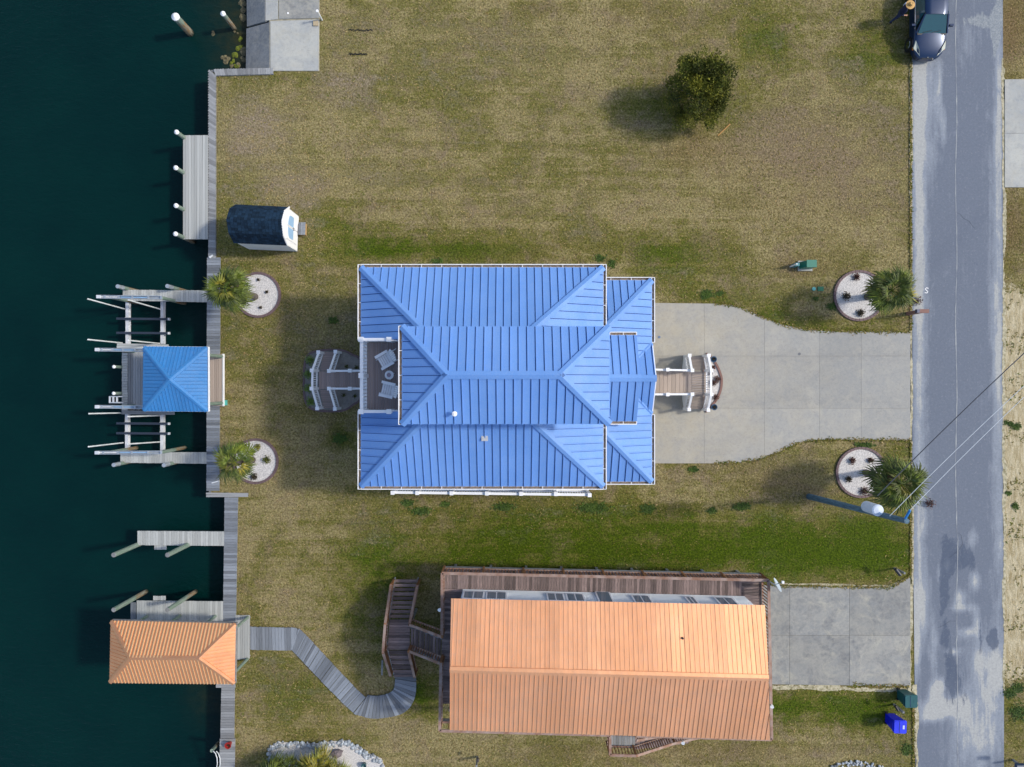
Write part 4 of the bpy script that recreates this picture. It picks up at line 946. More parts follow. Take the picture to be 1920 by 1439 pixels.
# small lights on the deck
for x, y, z, w_ in ((825.5,1142,3.75,'white flood light on the west rail of the raised deck'),(1447.5,1323,3.75,'white flood light on the east rail of the raised deck'),(1281,1391,3.7,'white flood light on the south rail of the raised deck')):
    p = P(x, y, z); t = thing('flood_light', w_, 'lamp', p)
    MB().cyl(p, p+V(-.04,-.03,.12), .05, .09, 12).build('shade', white, t); MB().cyl(p-V(0,0,.1), p, .025, .025, 8).build('bracket', white, t)
# satellite dish on the corner
p = P(1456,1098,3.9); t = thing('satellite_dish', 'grey satellite dish on an arm at the deck corner of the orange roofed house', 'satellite dish', p)
b_ = MB(); ax = V(.75,.48,.35).normalized(); sx = ax.cross(V(0,0,1)).normalized(); syv = sx.cross(ax).normalized(); vs = []; fs2 = []
for k in range(5):
    r_ = .36*k/4
    for i in range(20):
        q = 2*PI*i/20; vs.append(p+sx*math.cos(q)*r_+syv*math.sin(q)*r_*1.1+ax*(r_*r_*.5))
for k in range(4):
    for i in range(20): fs2.append((k*20+i, k*20+(i+1) % 20, (k+1)*20+(i+1) % 20, (k+1)*20+i))
b_.add(vs, fs2); b_.build('dish', M('dish_grey', (.42,.5,.58), rough=.5), t, smooth=True)
tip = P(1468,1092,4.1); MB().cyl(p-V(0,0,.15), tip, .02, .02, 8).build('arm', dkgreen, t); MB().box(tip, (.1,.12,.1)).build('receiver', white, t)
MB().cyl(p-ax*.02, P(1442,1090,3.6), .025, .025, 8).build('mast', metal_al, t)

# ------------------------------------------------------------------ blue boathouse and the two boat lifts
bt = thing('boathouse', 'square boat dock shelter with bright blue pyramid metal roof', 'boathouse', P(329,711))
BZ, BA = 2.7, 3.45
cs = [P(269,650,BZ), P(389,651,BZ), P(389.5,772,BZ), P(268,771,BZ)]; ap = P(318,712,BA)
ns = []
for i in range(4): ns.append(slope(bt, [cs[i], cs[(i+1) % 4], ap], .18, roof_sky, roof_sky_under, rib_w=.03, rib_h=.03, gap=.014, off=.05))
for i in range(4): ridge_cap(bt, lerp(cs[i], ap, .03), ap, (ns[i], ns[i-1]), .12, roof_sky, lift=.035)
b = MB()
for i in range(4): b.beam(cs[i]-V(0,0,.13), cs[(i+1) % 4]-V(0,0,.13), .04, .12)
b.beam(cs[1]+V(.05,0,-.05), cs[2]+V(.05,0,-.05), .05, .10); b.build('fascia', white, bt)
for x, y in ((273,668),(273,755),(418,669),(418,756)):
    q = P(x, y, .1); q2 = V(max(cs[0].x+.15, min(cs[1].x-.15, q.x)), q.y, BZ-.1)
    MB().cyl(V(q2.x if x < 300 else q.x, q.y, -1.6), q2 if x < 300 else V(q2.x, q.y, BZ-.15), .10, .09, 12).build('post', pile_m, bt)
bdk = thing('dock', 'plank dock platform under and around the bright blue boathouse', 'dock', P(320,715))
boards(bdk, P(228.5,662,.12), P(228.5,770,.12), P(239,770,.12), P(239,662,.12), PW, pale_plank)
boards(bdk, P(240,658,.10), P(268,658,.10), P(268,768,.10), P(240,768,.10), PW, grey_plank)
boards(bdk, P(268.4,658,.10), P(390,658,.10), P(390,768,.10), P(268.4,768,.10), PW*2, blue_plank)
boards(bdk, P(390,664,.22), P(418,664,.22), P(418,762,.22), P(390,762,.22), .12, tan_plank)
boards(bdk, P(219,644,.16), P(219,653,.16), P(316,655,.16), P(316,646,.16), .17, pale_plank)
boards(bdk, P(228,769.5,.16), P(228,778,.16), P(327,778,.16), P(327,771,.16), .17, grey_plank)
b = MB().beam(P(419.3,664,.2), P(419.3,762,.2), .05, .16); b.build('fascia', white, bdk)
b = MB()
for x in (232,262,300,340,380): b.beam(P(x,656,-.05), P(x,770,-.05), .08, .2)
b.build('joist', timber, bdk)
for x, y in ((232,664),(232,768),(300,664),(300,768),(370,664),(370,768)):
    q = P(x, y, 0); MB().cyl((q.x,q.y,-2.4), (q.x,q.y,-.02), .11, .1, 10).build('pile', pile_m, bdk)
deck('pier', 'upper finger pier of the blue boathouse, under the north boat lift beam', 'pier', [[(230,543.5),(388,545),(388,567),(230,564)]], PW, pale_plank, z=.11)
deck('pier', 'lower finger pier of the blue boathouse, under the south boat lift beam', 'pier', [[(225.5,848),(387,848.5),(387,870),(225.5,868)]], PW, pale_plank, z=.11)
pile(221.5, 537.5, .95, .1, 'slant capped pile at the outer end of the upper finger pier', 'slant', 'metal capped piles of the boathouse piers')
pile(314.5, 537, .95, .1, 'slant capped pile in the middle of the upper finger pier', 'slant', 'metal capped piles of the boathouse piers')
pile(214, 872, .95, .1, 'slant capped pile at the outer end of the lower finger pier', 'slant', 'metal capped piles of the boathouse piers')
pile(308, 872.5, .95, .1, 'slant capped pile in the middle of the lower finger pier', 'slant', 'metal capped piles of the boathouse piers')
pile(213.5, 688, .8, .08, 'small white capped pile west of the blue boathouse, upper one', 'cone', 'small piles west of the boathouse')
pile(213, 738, .8, .08, 'small white capped pile west of the blue boathouse, just above the ladder', 'cone', 'small piles west of the boathouse')
# ladder
ld = thing('dock_ladder', 'white swim ladder hooked on the west edge of the boathouse dock', 'ladder', P(216,750))
b = MB()
for y in (744, 755.5): b.tube([P(231,y,.35), P(222,y,.42), P(205,y,.2), V(P(205,y,.2).x-.03, P(205,y,.2).y, -1.6)], .03, 8)
b.build('frame', steel_w, ld)
for i, x in enumerate((206, 212.5, 219.5)): MB().beam(P(x,744,.24+.05*i), P(x,755.5,.24+.05*i), .09, .04).build('rung', steel_w, ld)
def lift(label, yN, yS, beams, xs=(238.5,304), bunks=(), guides=()):
    t = thing('boat_lift', label, 'boat lift', P(270, (yN+yS)/2), 'boat lifts beside the blue boathouse')
    for x in xs:
        b = MB(); a, c = P(x, yN, -.35), P(x, yS, -.35); b.beam(a, c, .17, .03).beam(a-V(0,0,.09), c-V(0,0,.09), .03, .16).beam(a-V(0,0,.18), c-V(0,0,.18), .20, .03)
        b.build('cradle_beam', steel_w, t)
    for y in bunks:
        k = MB(); k.beam(P(219,y,-.18), P(317,y+.8,-.18), .12, .13); o = k.build('bunk', metal_dk, t)
        for x in xs: MB().beam(P(x-4,y,-.27), P(x+4,y,-.27), .16, .05).build('bracket', steel_w, o)
        MB().box(P(317,y+.8,-.18), (.08,.125,.135)).build('end_cap', steel_w, o)
    for (bx, by, tx, ty) in guides:
        b0 = P(bx, by, -.35); t0 = P(tx, ty, 3.05); MB().cyl(b0, V(t0.x, t0.y, 3.05), .037, .037, 10).build('guide_post', pvc, t)
    for (x0, y0, x1, y1) in beams:
        a, c = P(x0, y0, 1.5), P(x1, y1, 1.5); o = MB(); sd = V(0,.075,0)
        o.beam(a-sd, c-sd, .03, .16).beam(a+sd, c+sd, .03, .16).beam(a-V(0,0,.07), c-V(0,0,.07), .13, .02)
        for s in (0,.12,.34,.55,.8,1): q = lerp(a, c, s); o.beam(q-V(.05,0,0)+V(0,0,.05), q+V(.05,0,0)+V(0,0,.05), .15, .02)
        bm = o.build('top_beam', metal_al, t)
        d = (c-a); q0, q1 = lerp(a, c, .06), lerp(a, c, .32); MB().cyl(q0, q1, .045, .045, 8).build('winder', steel_w, bm)
        q0, q1 = lerp(a, c, .36), lerp(a, c, .78); MB().cyl(q0, q1, .03, .03, 8).build('cable_drum', glass_blue, bm)
        MB().box(lerp(a, c, .03)+V(0,0,.02), (.2,.17,.2)).build('motor', steel_w, bm)
        if x1 > 285:
            for s in (.2, .99): q = lerp(a, c, s); MB().cyl(V(q.x,q.y,-2.4), V(q.x,q.y,1.42), .105, .095, 10).build('pile', pile_m, t)
        else:
            for s in (.4,): q = lerp(a, c, s); MB().cyl(V(q.x+.2,q.y,-2.4), V(q.x+.2,q.y,1.42), .105, .095, 10).build('pile', pile_m, t)
lift('white boat lift cradle with dark bunks north of the blue boathouse', 563, 645, [(183,557,303,558.5),(181,656,272,657)], bunks=(598,624.5), guides=((233,579.5,165,561),(229,643.5,165,637),(300,580,241,563),(299,644.5,240.5,638.5)))
lift('white boat lift cradle with dark bunks south of the blue boathouse', 776, 848, [(181,763,272,764),(180,849,303,848.5)], xs=(237.5,303.5), bunks=(794,812.5), guides=((232,774.5,167,776),(231,830.5,166,838),(300,779.5,240,781.5),(299,829,240,833)))

# ------------------------------------------------------------------ orange boathouse
ob = thing('boathouse', 'long open boathouse with copper orange hipped metal roof over the canal', 'boathouse', P(325,1223))
OBZ, OBA = 2.7, 3.5
cs = [P(208,1164,OBZ), P(442,1169.5,OBZ), P(440,1283,OBZ), P(205.5,1280.5,OBZ)]; ra_, rb_ = P(244,1233.5,OBA), P(373,1234.5,OBA)
kw = dict(rib_w=.032, rib_h=.028, gap=.01, rib_m=rib_orange)
k1 = slope(ob, [cs[0], cs[1], rb_, ra_], .175, roof_orange_b, roof_or_under, **{**kw, 'rib_w': .06}); k2 = slope(ob, [cs[1], cs[2], rb_], .175, roof_orange_b, roof_or_under, rib_w=.03, rib_h=.025, gap=.015)
k3 = slope(ob, [cs[2], cs[3], ra_, rb_], .175, roof_orange_b, roof_or_under, **kw); k4 = slope(ob, [cs[3], cs[0], ra_], .175, roof_orange_b, roof_or_under, rib_w=.03, rib_h=.02, gap=.01)
ridge_cap(ob, ra_, rb_, (k1, k3), .13, roof_orange_b, lift=.04)
for p_, q_, n in ((cs[0], ra_, (k1,k4)), (cs[1], rb_, (k1,k2)), (cs[2], rb_, (k3,k2)), (cs[3], ra_, (k3,k4))): ridge_cap(ob, lerp(p_, q_, .02), q_, n, .12, roof_orange_b, lift=.04)
b = MB()
for i in range(4): b.beam(cs[i]-V(0,0,.14), cs[(i+1) % 4]-V(0,0,.14), .04, .12)
b.build('fascia', timber, ob)
for x, y in ((276,1155.5),(338,1154.5),(404,1155.5),(465,1157.5),(464,1236)):
    q = P(x, y, .1); MB().cyl((q.x,q.y,-2.4), (q.x,q.y,OBZ-.1), .085, .08, 12).build('post', pile_m, ob)
q1, q2 = P(276,1155.5,.1), P(465,1157.5,.1); MB().beam(V(q1.x-.5,q1.y,OBZ-.2), V(q2.x,q2.y,OBZ-.2), .06, .2).build('beam', timber, ob)

# ------------------------------------------------------------------ shed
sh = thing('garden_shed', 'white gambrel shed with navy shingle roof and double blue paned doors', 'shed', P(500,425))
def SP(x, y, z): return Matrix.Rotation(R(-2.6), 4, 'Z') @ V(x, y, 0) + V(P(500,425).x*0-13.12, 8.30, z)
xw, xe = -1.42, 1.40
prof = [(1.0,1.9),(.62,2.62),(0,2.95),(-.62,2.62),(-1.0,1.9)]
for (y0, z0), (y1, z1) in zip(prof, prof[1:]):
    L = math.hypot(y1-y0, z1-z0); n = max(2, round(L/.14)); cols_ = 16
    base_ = MB().poly([SP(xw,y0,z0-.01), SP(xw,y1,z1-.01), SP(xe,y1,z1-.01), SP(xe,y0,z0-.01)]).build('roof', shingle, sh)
    up = V(0,0,1); nn = (SP(xe,y1,z1)-SP(xe,y0,z0)).cross(SP(xw,y0,z0)-SP(xe,y0,z0)).normalized(); nn = -nn if nn.z < 0 else nn
    for r_ in range(n):
        lowfirst = z0 < z1
        s0, s1 = r_/n, (r_+1)/n
        ya, za, yb, zb = y0+(y1-y0)*s0, z0+(z1-z0)*s0, y0+(y1-y0)*s1, z0+(z1-z0)*s1
        if not lowfirst: ya, za, yb, zb = yb, zb, ya, za
        for c in range(cols_):
            xo = (r_ % 2)*.5; xa = xw+(xe-xw)*max(0, (c+xo-.5 if xo else c))/cols_; xb = xw+(xe-xw)*min(cols_, (c+xo+.5 if xo else c+1))/cols_
            if xo and c == cols_-1: xb = xe
            A_, B_, C_, D_ = SP(xa+.006,ya,za)+nn*.022, SP(xb-.006,ya,za)+nn*.022, SP(xb-.006,yb,zb)+nn*.006, SP(xa+.006,yb,zb)+nn*.006
            if (B_-A_).cross(D_-A_).dot(nn) < 0: A_, B_, C_, D_ = B_, A_, D_, C_
            MB().hexa([q-nn*.014 for q in (A_,B_,C_,D_)]+[A_,B_,C_,D_]).build('shingle', shingle, base_)
gab = [(-.95,.05),(.95,.05),(.95,1.88),(.6,2.56),(0,2.88),(-.6,2.56),(-.95,1.88)]
for x in (xe-.06, xw+.10): 
    b = MB(); b.add([SP(x,y,z) for y, z in gab]+[SP(x-.04,y,z) for y, z in gab], [list(range(7)), list(range(13,6,-1))]+[(i, i+7, (i+1) % 7+7, (i+1) % 7) for i in range(7)]); b.build('gable_wall', white, sh)
for y in (-.95, .95): MB().beam(SP(xw+.1,y,.97), SP(xe-.06,y,.97), .04, 1.84, up=(0,0,1)).build('wall', white, sh)
rk = MB()
for (y0, z0), (y1, z1) in zip(prof, prof[1:]): rk.beam(SP(xe+.0,y0,z0-.04), SP(xe+.0,y1,z1-.04), .05, .09)
rk.build('barge_board', white, sh)
for s in (-1, 1):
    d = MB().box(SP(xe-.035, .05+s*.36, 1.15), (.03,.68,1.75), R(-2.6)).build('door', white, sh)
    pts = [(s*.06,.75),(s*.60,.75)]+[(s*(.60-.54*(1-math.cos(a_))), .75+.75+.25*math.sin(a_)) for a_ in [PI*i/16 for i in range(0, 9)]]
    pts = [(s*.06,1.0),(s*.58,1.0),(s*.60,1.1),(s*.60,1.55),(s*.52,1.72),(s*.36,1.82),(s*.2,1.86),(s*.06,1.87)]
    MB().add([SP(xe-.012, .05+y, z) for y, z in pts]+[SP(xe-.02, .05+y, z) for y, z in pts], [list(range(8)) if s > 0 else list(range(8))[::-1]]+[(i, (i+1) % 8, (i+1) % 8+8, i+8) for i in range(8)]).build('pane', glass_blue, d)
    MB().box(SP(xe, .05+s*.05, 1.0), (.03,.03,.12), R(-2.6)).build('handle', black, d)
st = thing('wooden_step', 'small grey wooden step box in front of the shed door', 'step', P(566,429))
for i in range(3): MB().box((P(566,429,.3).x-.13+i*.13, P(566,429,.3).y, .3), (.12,.68,.03), R(-2)).build('plank', blue_plank, st)
MB().box((P(566,429,.3).x, P(566,429,.3).y, .14), (.36,.62,.28), R(-2)).build('frame', M('raw_wood', (.42,.27,.12), rough=.8), st)

# ------------------------------------------------------------------ palms and round beds
def fan_leaf(seed, nl=20, pet=.62, rad=.66, droop=.45):
    """a costapalmate fan: petiole, then leaflets split to a third of their length and folded along the rib"""
    rnd = random.Random(seed); b = MB()
    b.beam((0,0,0), (pet,0,-.02), .035, .025)
    for i in range(nl):
        a = -1.9+3.8*i/(nl-1)+rnd.uniform(-.07,.07); L = rad*(1-.22*abs(a)/1.9)*rnd.uniform(.78,1.15); w_ = .030
        d = V(math.cos(a), math.sin(a), 0); s = V(-d.y, d.x, 0)*w_; o = V(pet-.02,0,0); fold = .34*(abs(a)/1.9)*L; dr = droop*L*rnd.uniform(.5,1.5)
        p0 = o+d*.03; p1 = o+d*L*.5+V(0,0,.03-fold*.5); p2 = o+d*L*.8+V(0,0,-dr*.35-fold*.9); p3 = o+d*L*.97+V(0,0,-dr-fold)
        b.add([p0, p1-s, p1+V(0,0,.02), p1+s, p2-s*.5, p2+s*.5, p3], [(0,1,2),(0,2,3),(1,4,2),(2,4,5),(2,5,3),(4,6,5)])
    return b.mesh('palm_leaf', [leafm]), b
LEAF = []
for k in range(3): LEAF.append(fan_leaf(k)[0])
LEAFY = []
for k in range(2):
    me = fan_leaf(k+9)[0]; me.materials[0] = leafy; LEAFY.append(me)
LEAFD = fan_leaf(20, nl=14, droop=.9)[0]; LEAFD.materials[0] = leafd
def palm(bx, by, tx, ty, tz, label, n=34, sc=1., yel=.15, seed=0, dead=3, skirt_=0.):
    rnd = random.Random(seed); b0 = P(bx, by); t0 = P(tx, ty, tz); t = thing('palm_tree', label, 'palm tree', b0, 'palms standing in round gravel beds')
    b = MB(); N = 14
    for i in range(N):
        a_, c_ = lerp(V(b0.x,b0.y,-.1), t0-V(0,0,.1), i/N), lerp(V(b0.x,b0.y,-.1), t0-V(0,0,.1), (i+1)/N)
        b.cyl(a_, c_, .20-.03*i/N, .165-.03*i/N, 12)
    b.build('trunk', trunkm, t)
    ga = 2.39996
    for i in range(n):
        f = (i+.5)/n; az = i*ga+rnd.uniform(-.25,.25); el = R(74-112*f**.8)+rnd.uniform(-.12,.12); s = sc*(.72+.32*f)*rnd.uniform(.82,1.18)
        me = LEAFY[i % 2] if rnd.random() < yel else LEAF[i % 3]
        o = inst('leaf', me, t, t0+V(0,0,.12-.25*f), (0,0,0), (s,s,s)); o.rotation_euler = Euler((rnd.uniform(-.5,.5), -el, az), 'XYZ')
    for i in range(dead):
        s = sc*.9; o = inst('dead_leaf', LEAFD, t, t0-V(0,0,.3), (0,0,0), (s,s,s)); o.rotation_euler = Euler((rnd.uniform(-.5,.5), R(60)+rnd.uniform(-.2,.3), rnd.uniform(0,6.28)), 'XYZ')
    return t
def round_bed(cx, cy, r, label, plants):
    c = P(cx, cy); k = r*H/FPX
    t = thing('gravel_bed', label, 'flower bed', c, 'round white gravel palm beds')
    ring = [(c.x+k*math.cos(a_), c.y+k*math.sin(a_)) for a_ in [2*PI*i/64 for i in range(64)]]
    MB().prism(ring, 0, .04).build('gravel', gravel_w, t)
    # edging in scalloped pieces
    n = 40
    for i in range(n):
        a0, a1 = 2*PI*(i+.04)/n, 2*PI*(i+.96)/n; am = (a0+a1)/2
        MB().hexa([V(c.x+rr*math.cos(a_), c.y+rr*math.sin(a_), z) for z in (-.03, .10) for rr, a_ in ((k,a0),(k+.13,a0),(k+.13,a1),(k,a1))]).build('edging_block', edging, t)
    return t
round_bed(484.5, 553.5, 38.5, 'round white gravel bed at the base of the palm nearest the shed', 0)
round_bed(480, 865, 38.5, 'round white gravel bed at the base of the frost yellowed palm by the canal', 0)
round_bed(1610, 555, 43.5, 'round white gravel bed north of the tan driveway by the road', 0)
round_bed(1614, 886, 43.5, 'round white gravel bed south of the tan driveway beside the utility pole', 0)
palm(479, 557, 428, 541, 3.9, 'full green palm nearest the shed, leaning over the seawall', n=34, sc=1.12, seed=1, yel=.12)
palm(474, 863, 440, 868, 2.7, 'smaller frost yellowed palm by the canal south of the blue boathouse', n=20, sc=1.08, seed=2, yel=.35, dead=1)
palm(1625, 557, 1670, 545, 2.9, 'dark green palm by the road north of the tan driveway', n=32, sc=1.18, seed=3, yel=.1, dead=8)
palm(1622, 886, 1687, 907, 3.7, 'tall wide palm by the road next to the utility pole', n=34, sc=1.32, seed=4, yel=.12, dead=8)
for i, (x, y, r_, m_, w_) in enumerate([(485,525,.08,shrubd,'dry twiggy sprig near the top of the shed side palm bed'),(501,548,.09,shrubd,'dry twiggy sprig at the right of the shed side palm bed'),(489,577,.09,shrubd,'dry twiggy sprig at the bottom of the shed side palm bed'),
        (501,862,.26,cedar_d,'dark green bush at the right of the yellowed palm bed'),(477,894,.22,shrubd,'low brown bush at the bottom of the yellowed palm bed'),(484,838,.20,leafy,'young yellow palm shoot at the top of the yellowed palm bed'),
        (1605,520,.24,shrubr,'dark reddish bush at the top of the bed north of the driveway'),(1586,556,.27,shrubd,'dark brown bush left of the palm north of the driveway'),(1613,588,.24,shrubd,'dark bush at the bottom of the bed north of the driveway'),
        (1597,864,.2,shrubr,'reddish low bush at the upper left of the bed beside the pole'),(1590,898,.2,shrubd,'small dark bush at the left of the bed beside the pole'),(1620,921,.28,shrubr,'brown bush at the bottom of the bed beside the pole'),(1632,863,.18,shrubr,'brown tuft by the trunk base in the bed beside the pole')]):
    shrub(x, y, r_, w_, m=m_, n=int(60+r_*900), size=.07 if r_ > .1 else .05, sq=1., name='bush')
for i, (x, y, r_, w_) in enumerate([(1718,583-18,.3,'north palm'),(1742,945,.34,'south palm')]):
    shrub(x, y, r_, f'dry reddish brush at the road edge beside the {w_}', m=shrubr, n=200, size=.07, sq=1., name='dry_brush')

# lower rock garden
rg = thing('rock_garden', 'white gravel garden with a border of blue-grey rocks at the bottom edge of the lawn', 'rock garden', P(620,1430))
ol = [(503,1500),(503,1425),(507,1400),(520,1391),(560,1393),(585,1395),(620,1390),(650,1388),(668,1398),(690,1412),(715,1422),(722,1440),(722,1500)]
MB().prism([P(*q)[:2] for q in ol], -.03, .05).build('gravel', gravel_w, rg)
ROCKS = []
for k in range(4):
    rnd = random.Random(k+3); b = MB(); vs = []; 
    for j in range(4):
        ph = -PI/2+PI*(j+.5)/4
        for i in range(7): q = 2*PI*i/7; r_ = rnd.uniform(.75,1.1); vs.append((r_*math.cos(ph)*math.cos(q), r_*math.cos(ph)*math.sin(q), .7*r_*math.sin(ph)))
    fs = [(j*7+i, j*7+(i+1) % 7, (j+1)*7+(i+1) % 7, (j+1)*7+i) for j in range(3) for i in range(7)]+[list(range(7))[::-1], list(range(21,28))]
    ROCKS.append(b.add(vs, fs).mesh('rock', rock_m))
ROCKB = ROCKS[0].copy(); ROCKB.materials[0] = rock_b
def rocks_along(parent, pts, n, wdt, rmin, rmax, me=None, name='stone'):
    pts = [V(*p, 0) for p in pts]; L = [0]
    for a_, c_ in zip(pts, pts[1:]): L.append(L[-1]+(c_-a_).length)
    for i in range(n):
        s = random.uniform(0, L[-1]); k = max(j for j in range(len(L)-1) if L[j] <= s); q = lerp(pts[k], pts[k+1], (s-L[k])/(L[k+1]-L[k])); d = (pts[k+1]-pts[k]).normalized()
        q = q+V(-d.y, d.x, 0)*random.uniform(-wdt, wdt); r_ = random.uniform(rmin, rmax); c_ = P(q.x, q.y, r_*.35+.04)
        inst(name, me or random.choice(ROCKS), parent, c_, (random.uniform(-.4,.4), random.uniform(-.4,.4), random.uniform(0,6.3)), (r_, r_*random.uniform(.7,1.1), r_*random.uniform(.6,1)))
rocks_along(rg, [(504,1460),(505,1425),(509,1404),(522,1396),(560,1397),(585,1399),(620,1395),(648,1393),(666,1402),(688,1417),(712,1427),(719,1442),(719,1470)], 290, 5.2, .06, .12)
inst('boulder', ROCKB, rg, P(632,1413,.2), (0,0,.3), (.36,.26,.3))
def spiky(px, py, z, label, n=34, sc=1., m=None, seed=5, el0=20):
    rnd = random.Random(seed); c = P(px, py, z); t = thing('spiky_palm', label, 'palm', (c.x,c.y,0), 'low palms in the rock garden')
    MB().cyl((c.x,c.y,0), c, .12, .1, 10).build('trunk', trunkm, t)
    for i in range(n):
        f = (i+.5)/n; az = i*2.4+rnd.uniform(-.2,.2); el = R(75-75*f); s = sc*rnd.uniform(.8,1.15)
        o = inst('leaf', LEAFY[i % 2] if m else LEAF[i % 3], t, c, (0,0,0), (s,s*.8,s)); o.rotation_euler = Euler((rnd.uniform(-.6,.6), -el, az), 'XYZ')
spiky(512, 1452, .9, 'grey-green low palm at the left end of the rock garden', n=30, sc=1.05, seed=5)
spiky(545, 1440, .8, 'dark low palm next to the left one in the rock garden', n=24, sc=.85, seed=6)
spiky(598, 1437, .8, 'bright yellow-green low palm in the middle of the rock garden', n=34, sc=1.0, m=1, seed=7)
spiky(628, 1448, .6, 'yellow-green low palm beside the brown boulder', n=22, sc=.9, m=1, seed=8)
p = P(682, 1437, .3); MB().revolve((p.x,p.y,.06), [(.10,0),(.13,.25),(.15,.27),(.12,.27),(.01,.2)], 14).build('garden_lamp', M('dark_teal_enamel', (.02,.07,.08), rough=.4), None, label='small dark lamp standing in the white gravel of the rock garden', cat='lamp')
rg2 = thing('stone_border', 'row of pale stones at the bottom edge near the road', 'stones', P(1605,1436))
rocks_along(rg2, [(1560,1440),(1580,1434),(1605,1431),(1635,1435),(1655,1442)], 60, 4, .05, .1)

# ------------------------------------------------------------------ cedar tree
def cedar_tree():
    b0 = P(1306, 207); t = thing('cedar_tree', 'dark bushy cedar with grey trunk standing alone on the upper lawn', 'tree', b0)
    rnd = random.Random(11); tr = MB(); tp = P(1326,143,3.0)
    pts = [V(b0.x,b0.y,-.1), V(b0.x+.05,b0.y+.02,.9), lerp(b0, tp, .55)+V(0,0,.2), tp]
    for i, (a_, c_) in enumerate(zip(pts, pts[1:])): tr.cyl(a_, c_, .17-.045*i, .125-.045*i, 9)
    clumps = []
    for i in range(96):
        z = rnd.uniform(.55, 3.5); rr = 1.72*(1-((z-1.7)/2.3)**2)**.5 if abs(z-1.7) < 2.3 else .2
        if i > 60: z = rnd.uniform(2.2, 3.5); rr = 1.25*(1-((z-1.7)/2.3)**2)**.5
        a_ = rnd.uniform(0, 2*PI); d = rr*(rnd.uniform(.35,1.0)**.7 if i < 61 else rnd.uniform(0,1)); ax_ = lerp(b0, tp, min(1.1, z/3.))
        c_ = V(ax_.x+d*math.cos(a_), ax_.y+d*math.sin(a_)*.95, z); clumps.append((c_, rnd.uniform(.26,.5)))
        if i % 2 == 0: s = V(ax_.x, ax_.y, z*.7+.2); tr.cyl(s, c_, .035, .012, 5)
    tr.build('trunk', bark, t)
    cr = MB(); cd = MB()
    for ci, (c_, r_) in enumerate(clumps):
        for j in range(240):
            d = V(rnd.gauss(0,1), rnd.gauss(0,1), rnd.gauss(0,1)).normalized()*r_*rnd.random()**.4*rnd.choice([1,1,1,1.25]); q = c_+d
            ou = (d.normalized()*.8+V(rnd.uniform(-.6,.6), rnd.uniform(-.6,.6), rnd.uniform(-.1,.9))).normalized(); L = rnd.uniform(.05,.11)
            s = ou.cross(V(rnd.uniform(-1,1), rnd.uniform(-1,1), rnd.uniform(-1,1))).normalized()*L*.38
            (cr if ci % 3 else cd).add([q-ou*L*.4, q-s, q+ou*L, q+s], [(0,1,2,3)])
    o = cr.build('crown', [cedar], t); cd.build('crown', [cedar_d], t)
    # dead lower twigs at the south side
    tw = MB()
    for i in range(60):
        a_ = b0+V(rnd.uniform(-.35,.35), rnd.uniform(-.35,.25), rnd.uniform(.2,1.)); tw.cyl(a_, a_+V(rnd.uniform(-.4,.4), rnd.uniform(-.5,.1), rnd.uniform(-.1,.2)), .012, .004, 4)
    tw.build('dead_twig', bark, t)
cedar_tree()

# ------------------------------------------------------------------ weeds
wd_ = MB(); rnd = random.Random(5)
for (x, y, rx, ry_, n) in [(945,950,17,6,170),(1112,952,26,8,260),(1215,955,12,8,120),(1335,958,8,5,50),(1390,950,16,6,120),(637,823,12,7,150),(625,601,8,5,60),(1325,553,12,8,120),(1350,550,6,4,40),(835,945,8,4,50),(765,943,10,6,60),(790,958,18,6,100),
        (1700,1404,9,10,90),(1893,1300,12,9,90),(1908,1290,10,8,90),(1908,1335,14,14,120),(1885,885-92,4,3,12),(1905,800,8,5,50),(1895,795,6,4,30),(1903,950,6,6,40),(1890,925,6,4,30),(1148,495,6,6,60),(1125,485,8,6,50),(820,505-15,10,4,50),(1560,575,10,6,60),(1530,560,5,3,20),(1300,880,10,4,60),(1620,835,16,5,80)]:
    for i in range(n*2):
        q = P(x+rnd.gauss(0,.5)*rx, y+rnd.gauss(0,.5)*ry_, 0); 
        for k in range(3):
            a_ = rnd.uniform(0,6.28); d = V(math.cos(a_), math.sin(a_), rnd.uniform(.3,1.))*rnd.uniform(.04,.09); s = V(-d.y, d.x, 0)*.35; q2 = q+V(rnd.uniform(-.03,.03), rnd.uniform(-.03,.03), .01)
            wd_.add([q2, q2+d*.5-s, q2+d, q2+d*.5+s], [(0,1,2,3)])
wd_.build('weeds', weedm, None, label='scattered clumps of broad leaved green weeds in the lawn', cat='weeds', kind='stuff')

# short grass standing in the lawn: too much to count
def inside(px, py):
    if px < edge_px(py)+14: return False
    if 500 < px < 606 and py < 138: return False
    if 1180 < px < 1709:
        if 566 < py < 872 and clip_pt(px, py, dpoly): return False
        if 1078 < py < 1290 and clip_pt(px, py, opoly): return False
    if 1703 < px < 1886: return False
    if px > 1886 and (148 < py < 354 or 540 < py < 1270): return False
    if 672 < px < 1226 and 497 < py < 917: return False
    if 846 < px < 1440 and 1075 < py < 1385: return False
    for cx_, cy_, r_ in ((484.5,553.5,44),(480,865,44),(1610,555,50),(1614,886,50)):
        if (px-cx_)**2+(py-cy_)**2 < r_*r_: return False
    return not (468 < px < 782 and 1175 < py < 1350 and clip_pt(px, py, Lp+Rp[::-1]))
def clip_pt(px, py, poly):
    c = False; n = len(poly)
    for i in range(n):
        (x0, y0), (x1, y1) = poly[i], poly[i-1]
        if (y0 > py) != (y1 > py) and px < (x1-x0)*(py-y0)/(y1-y0)+x0: c = not c
    return c
rnd = random.Random(77)
G3 = [MB(), MB(), MB()]
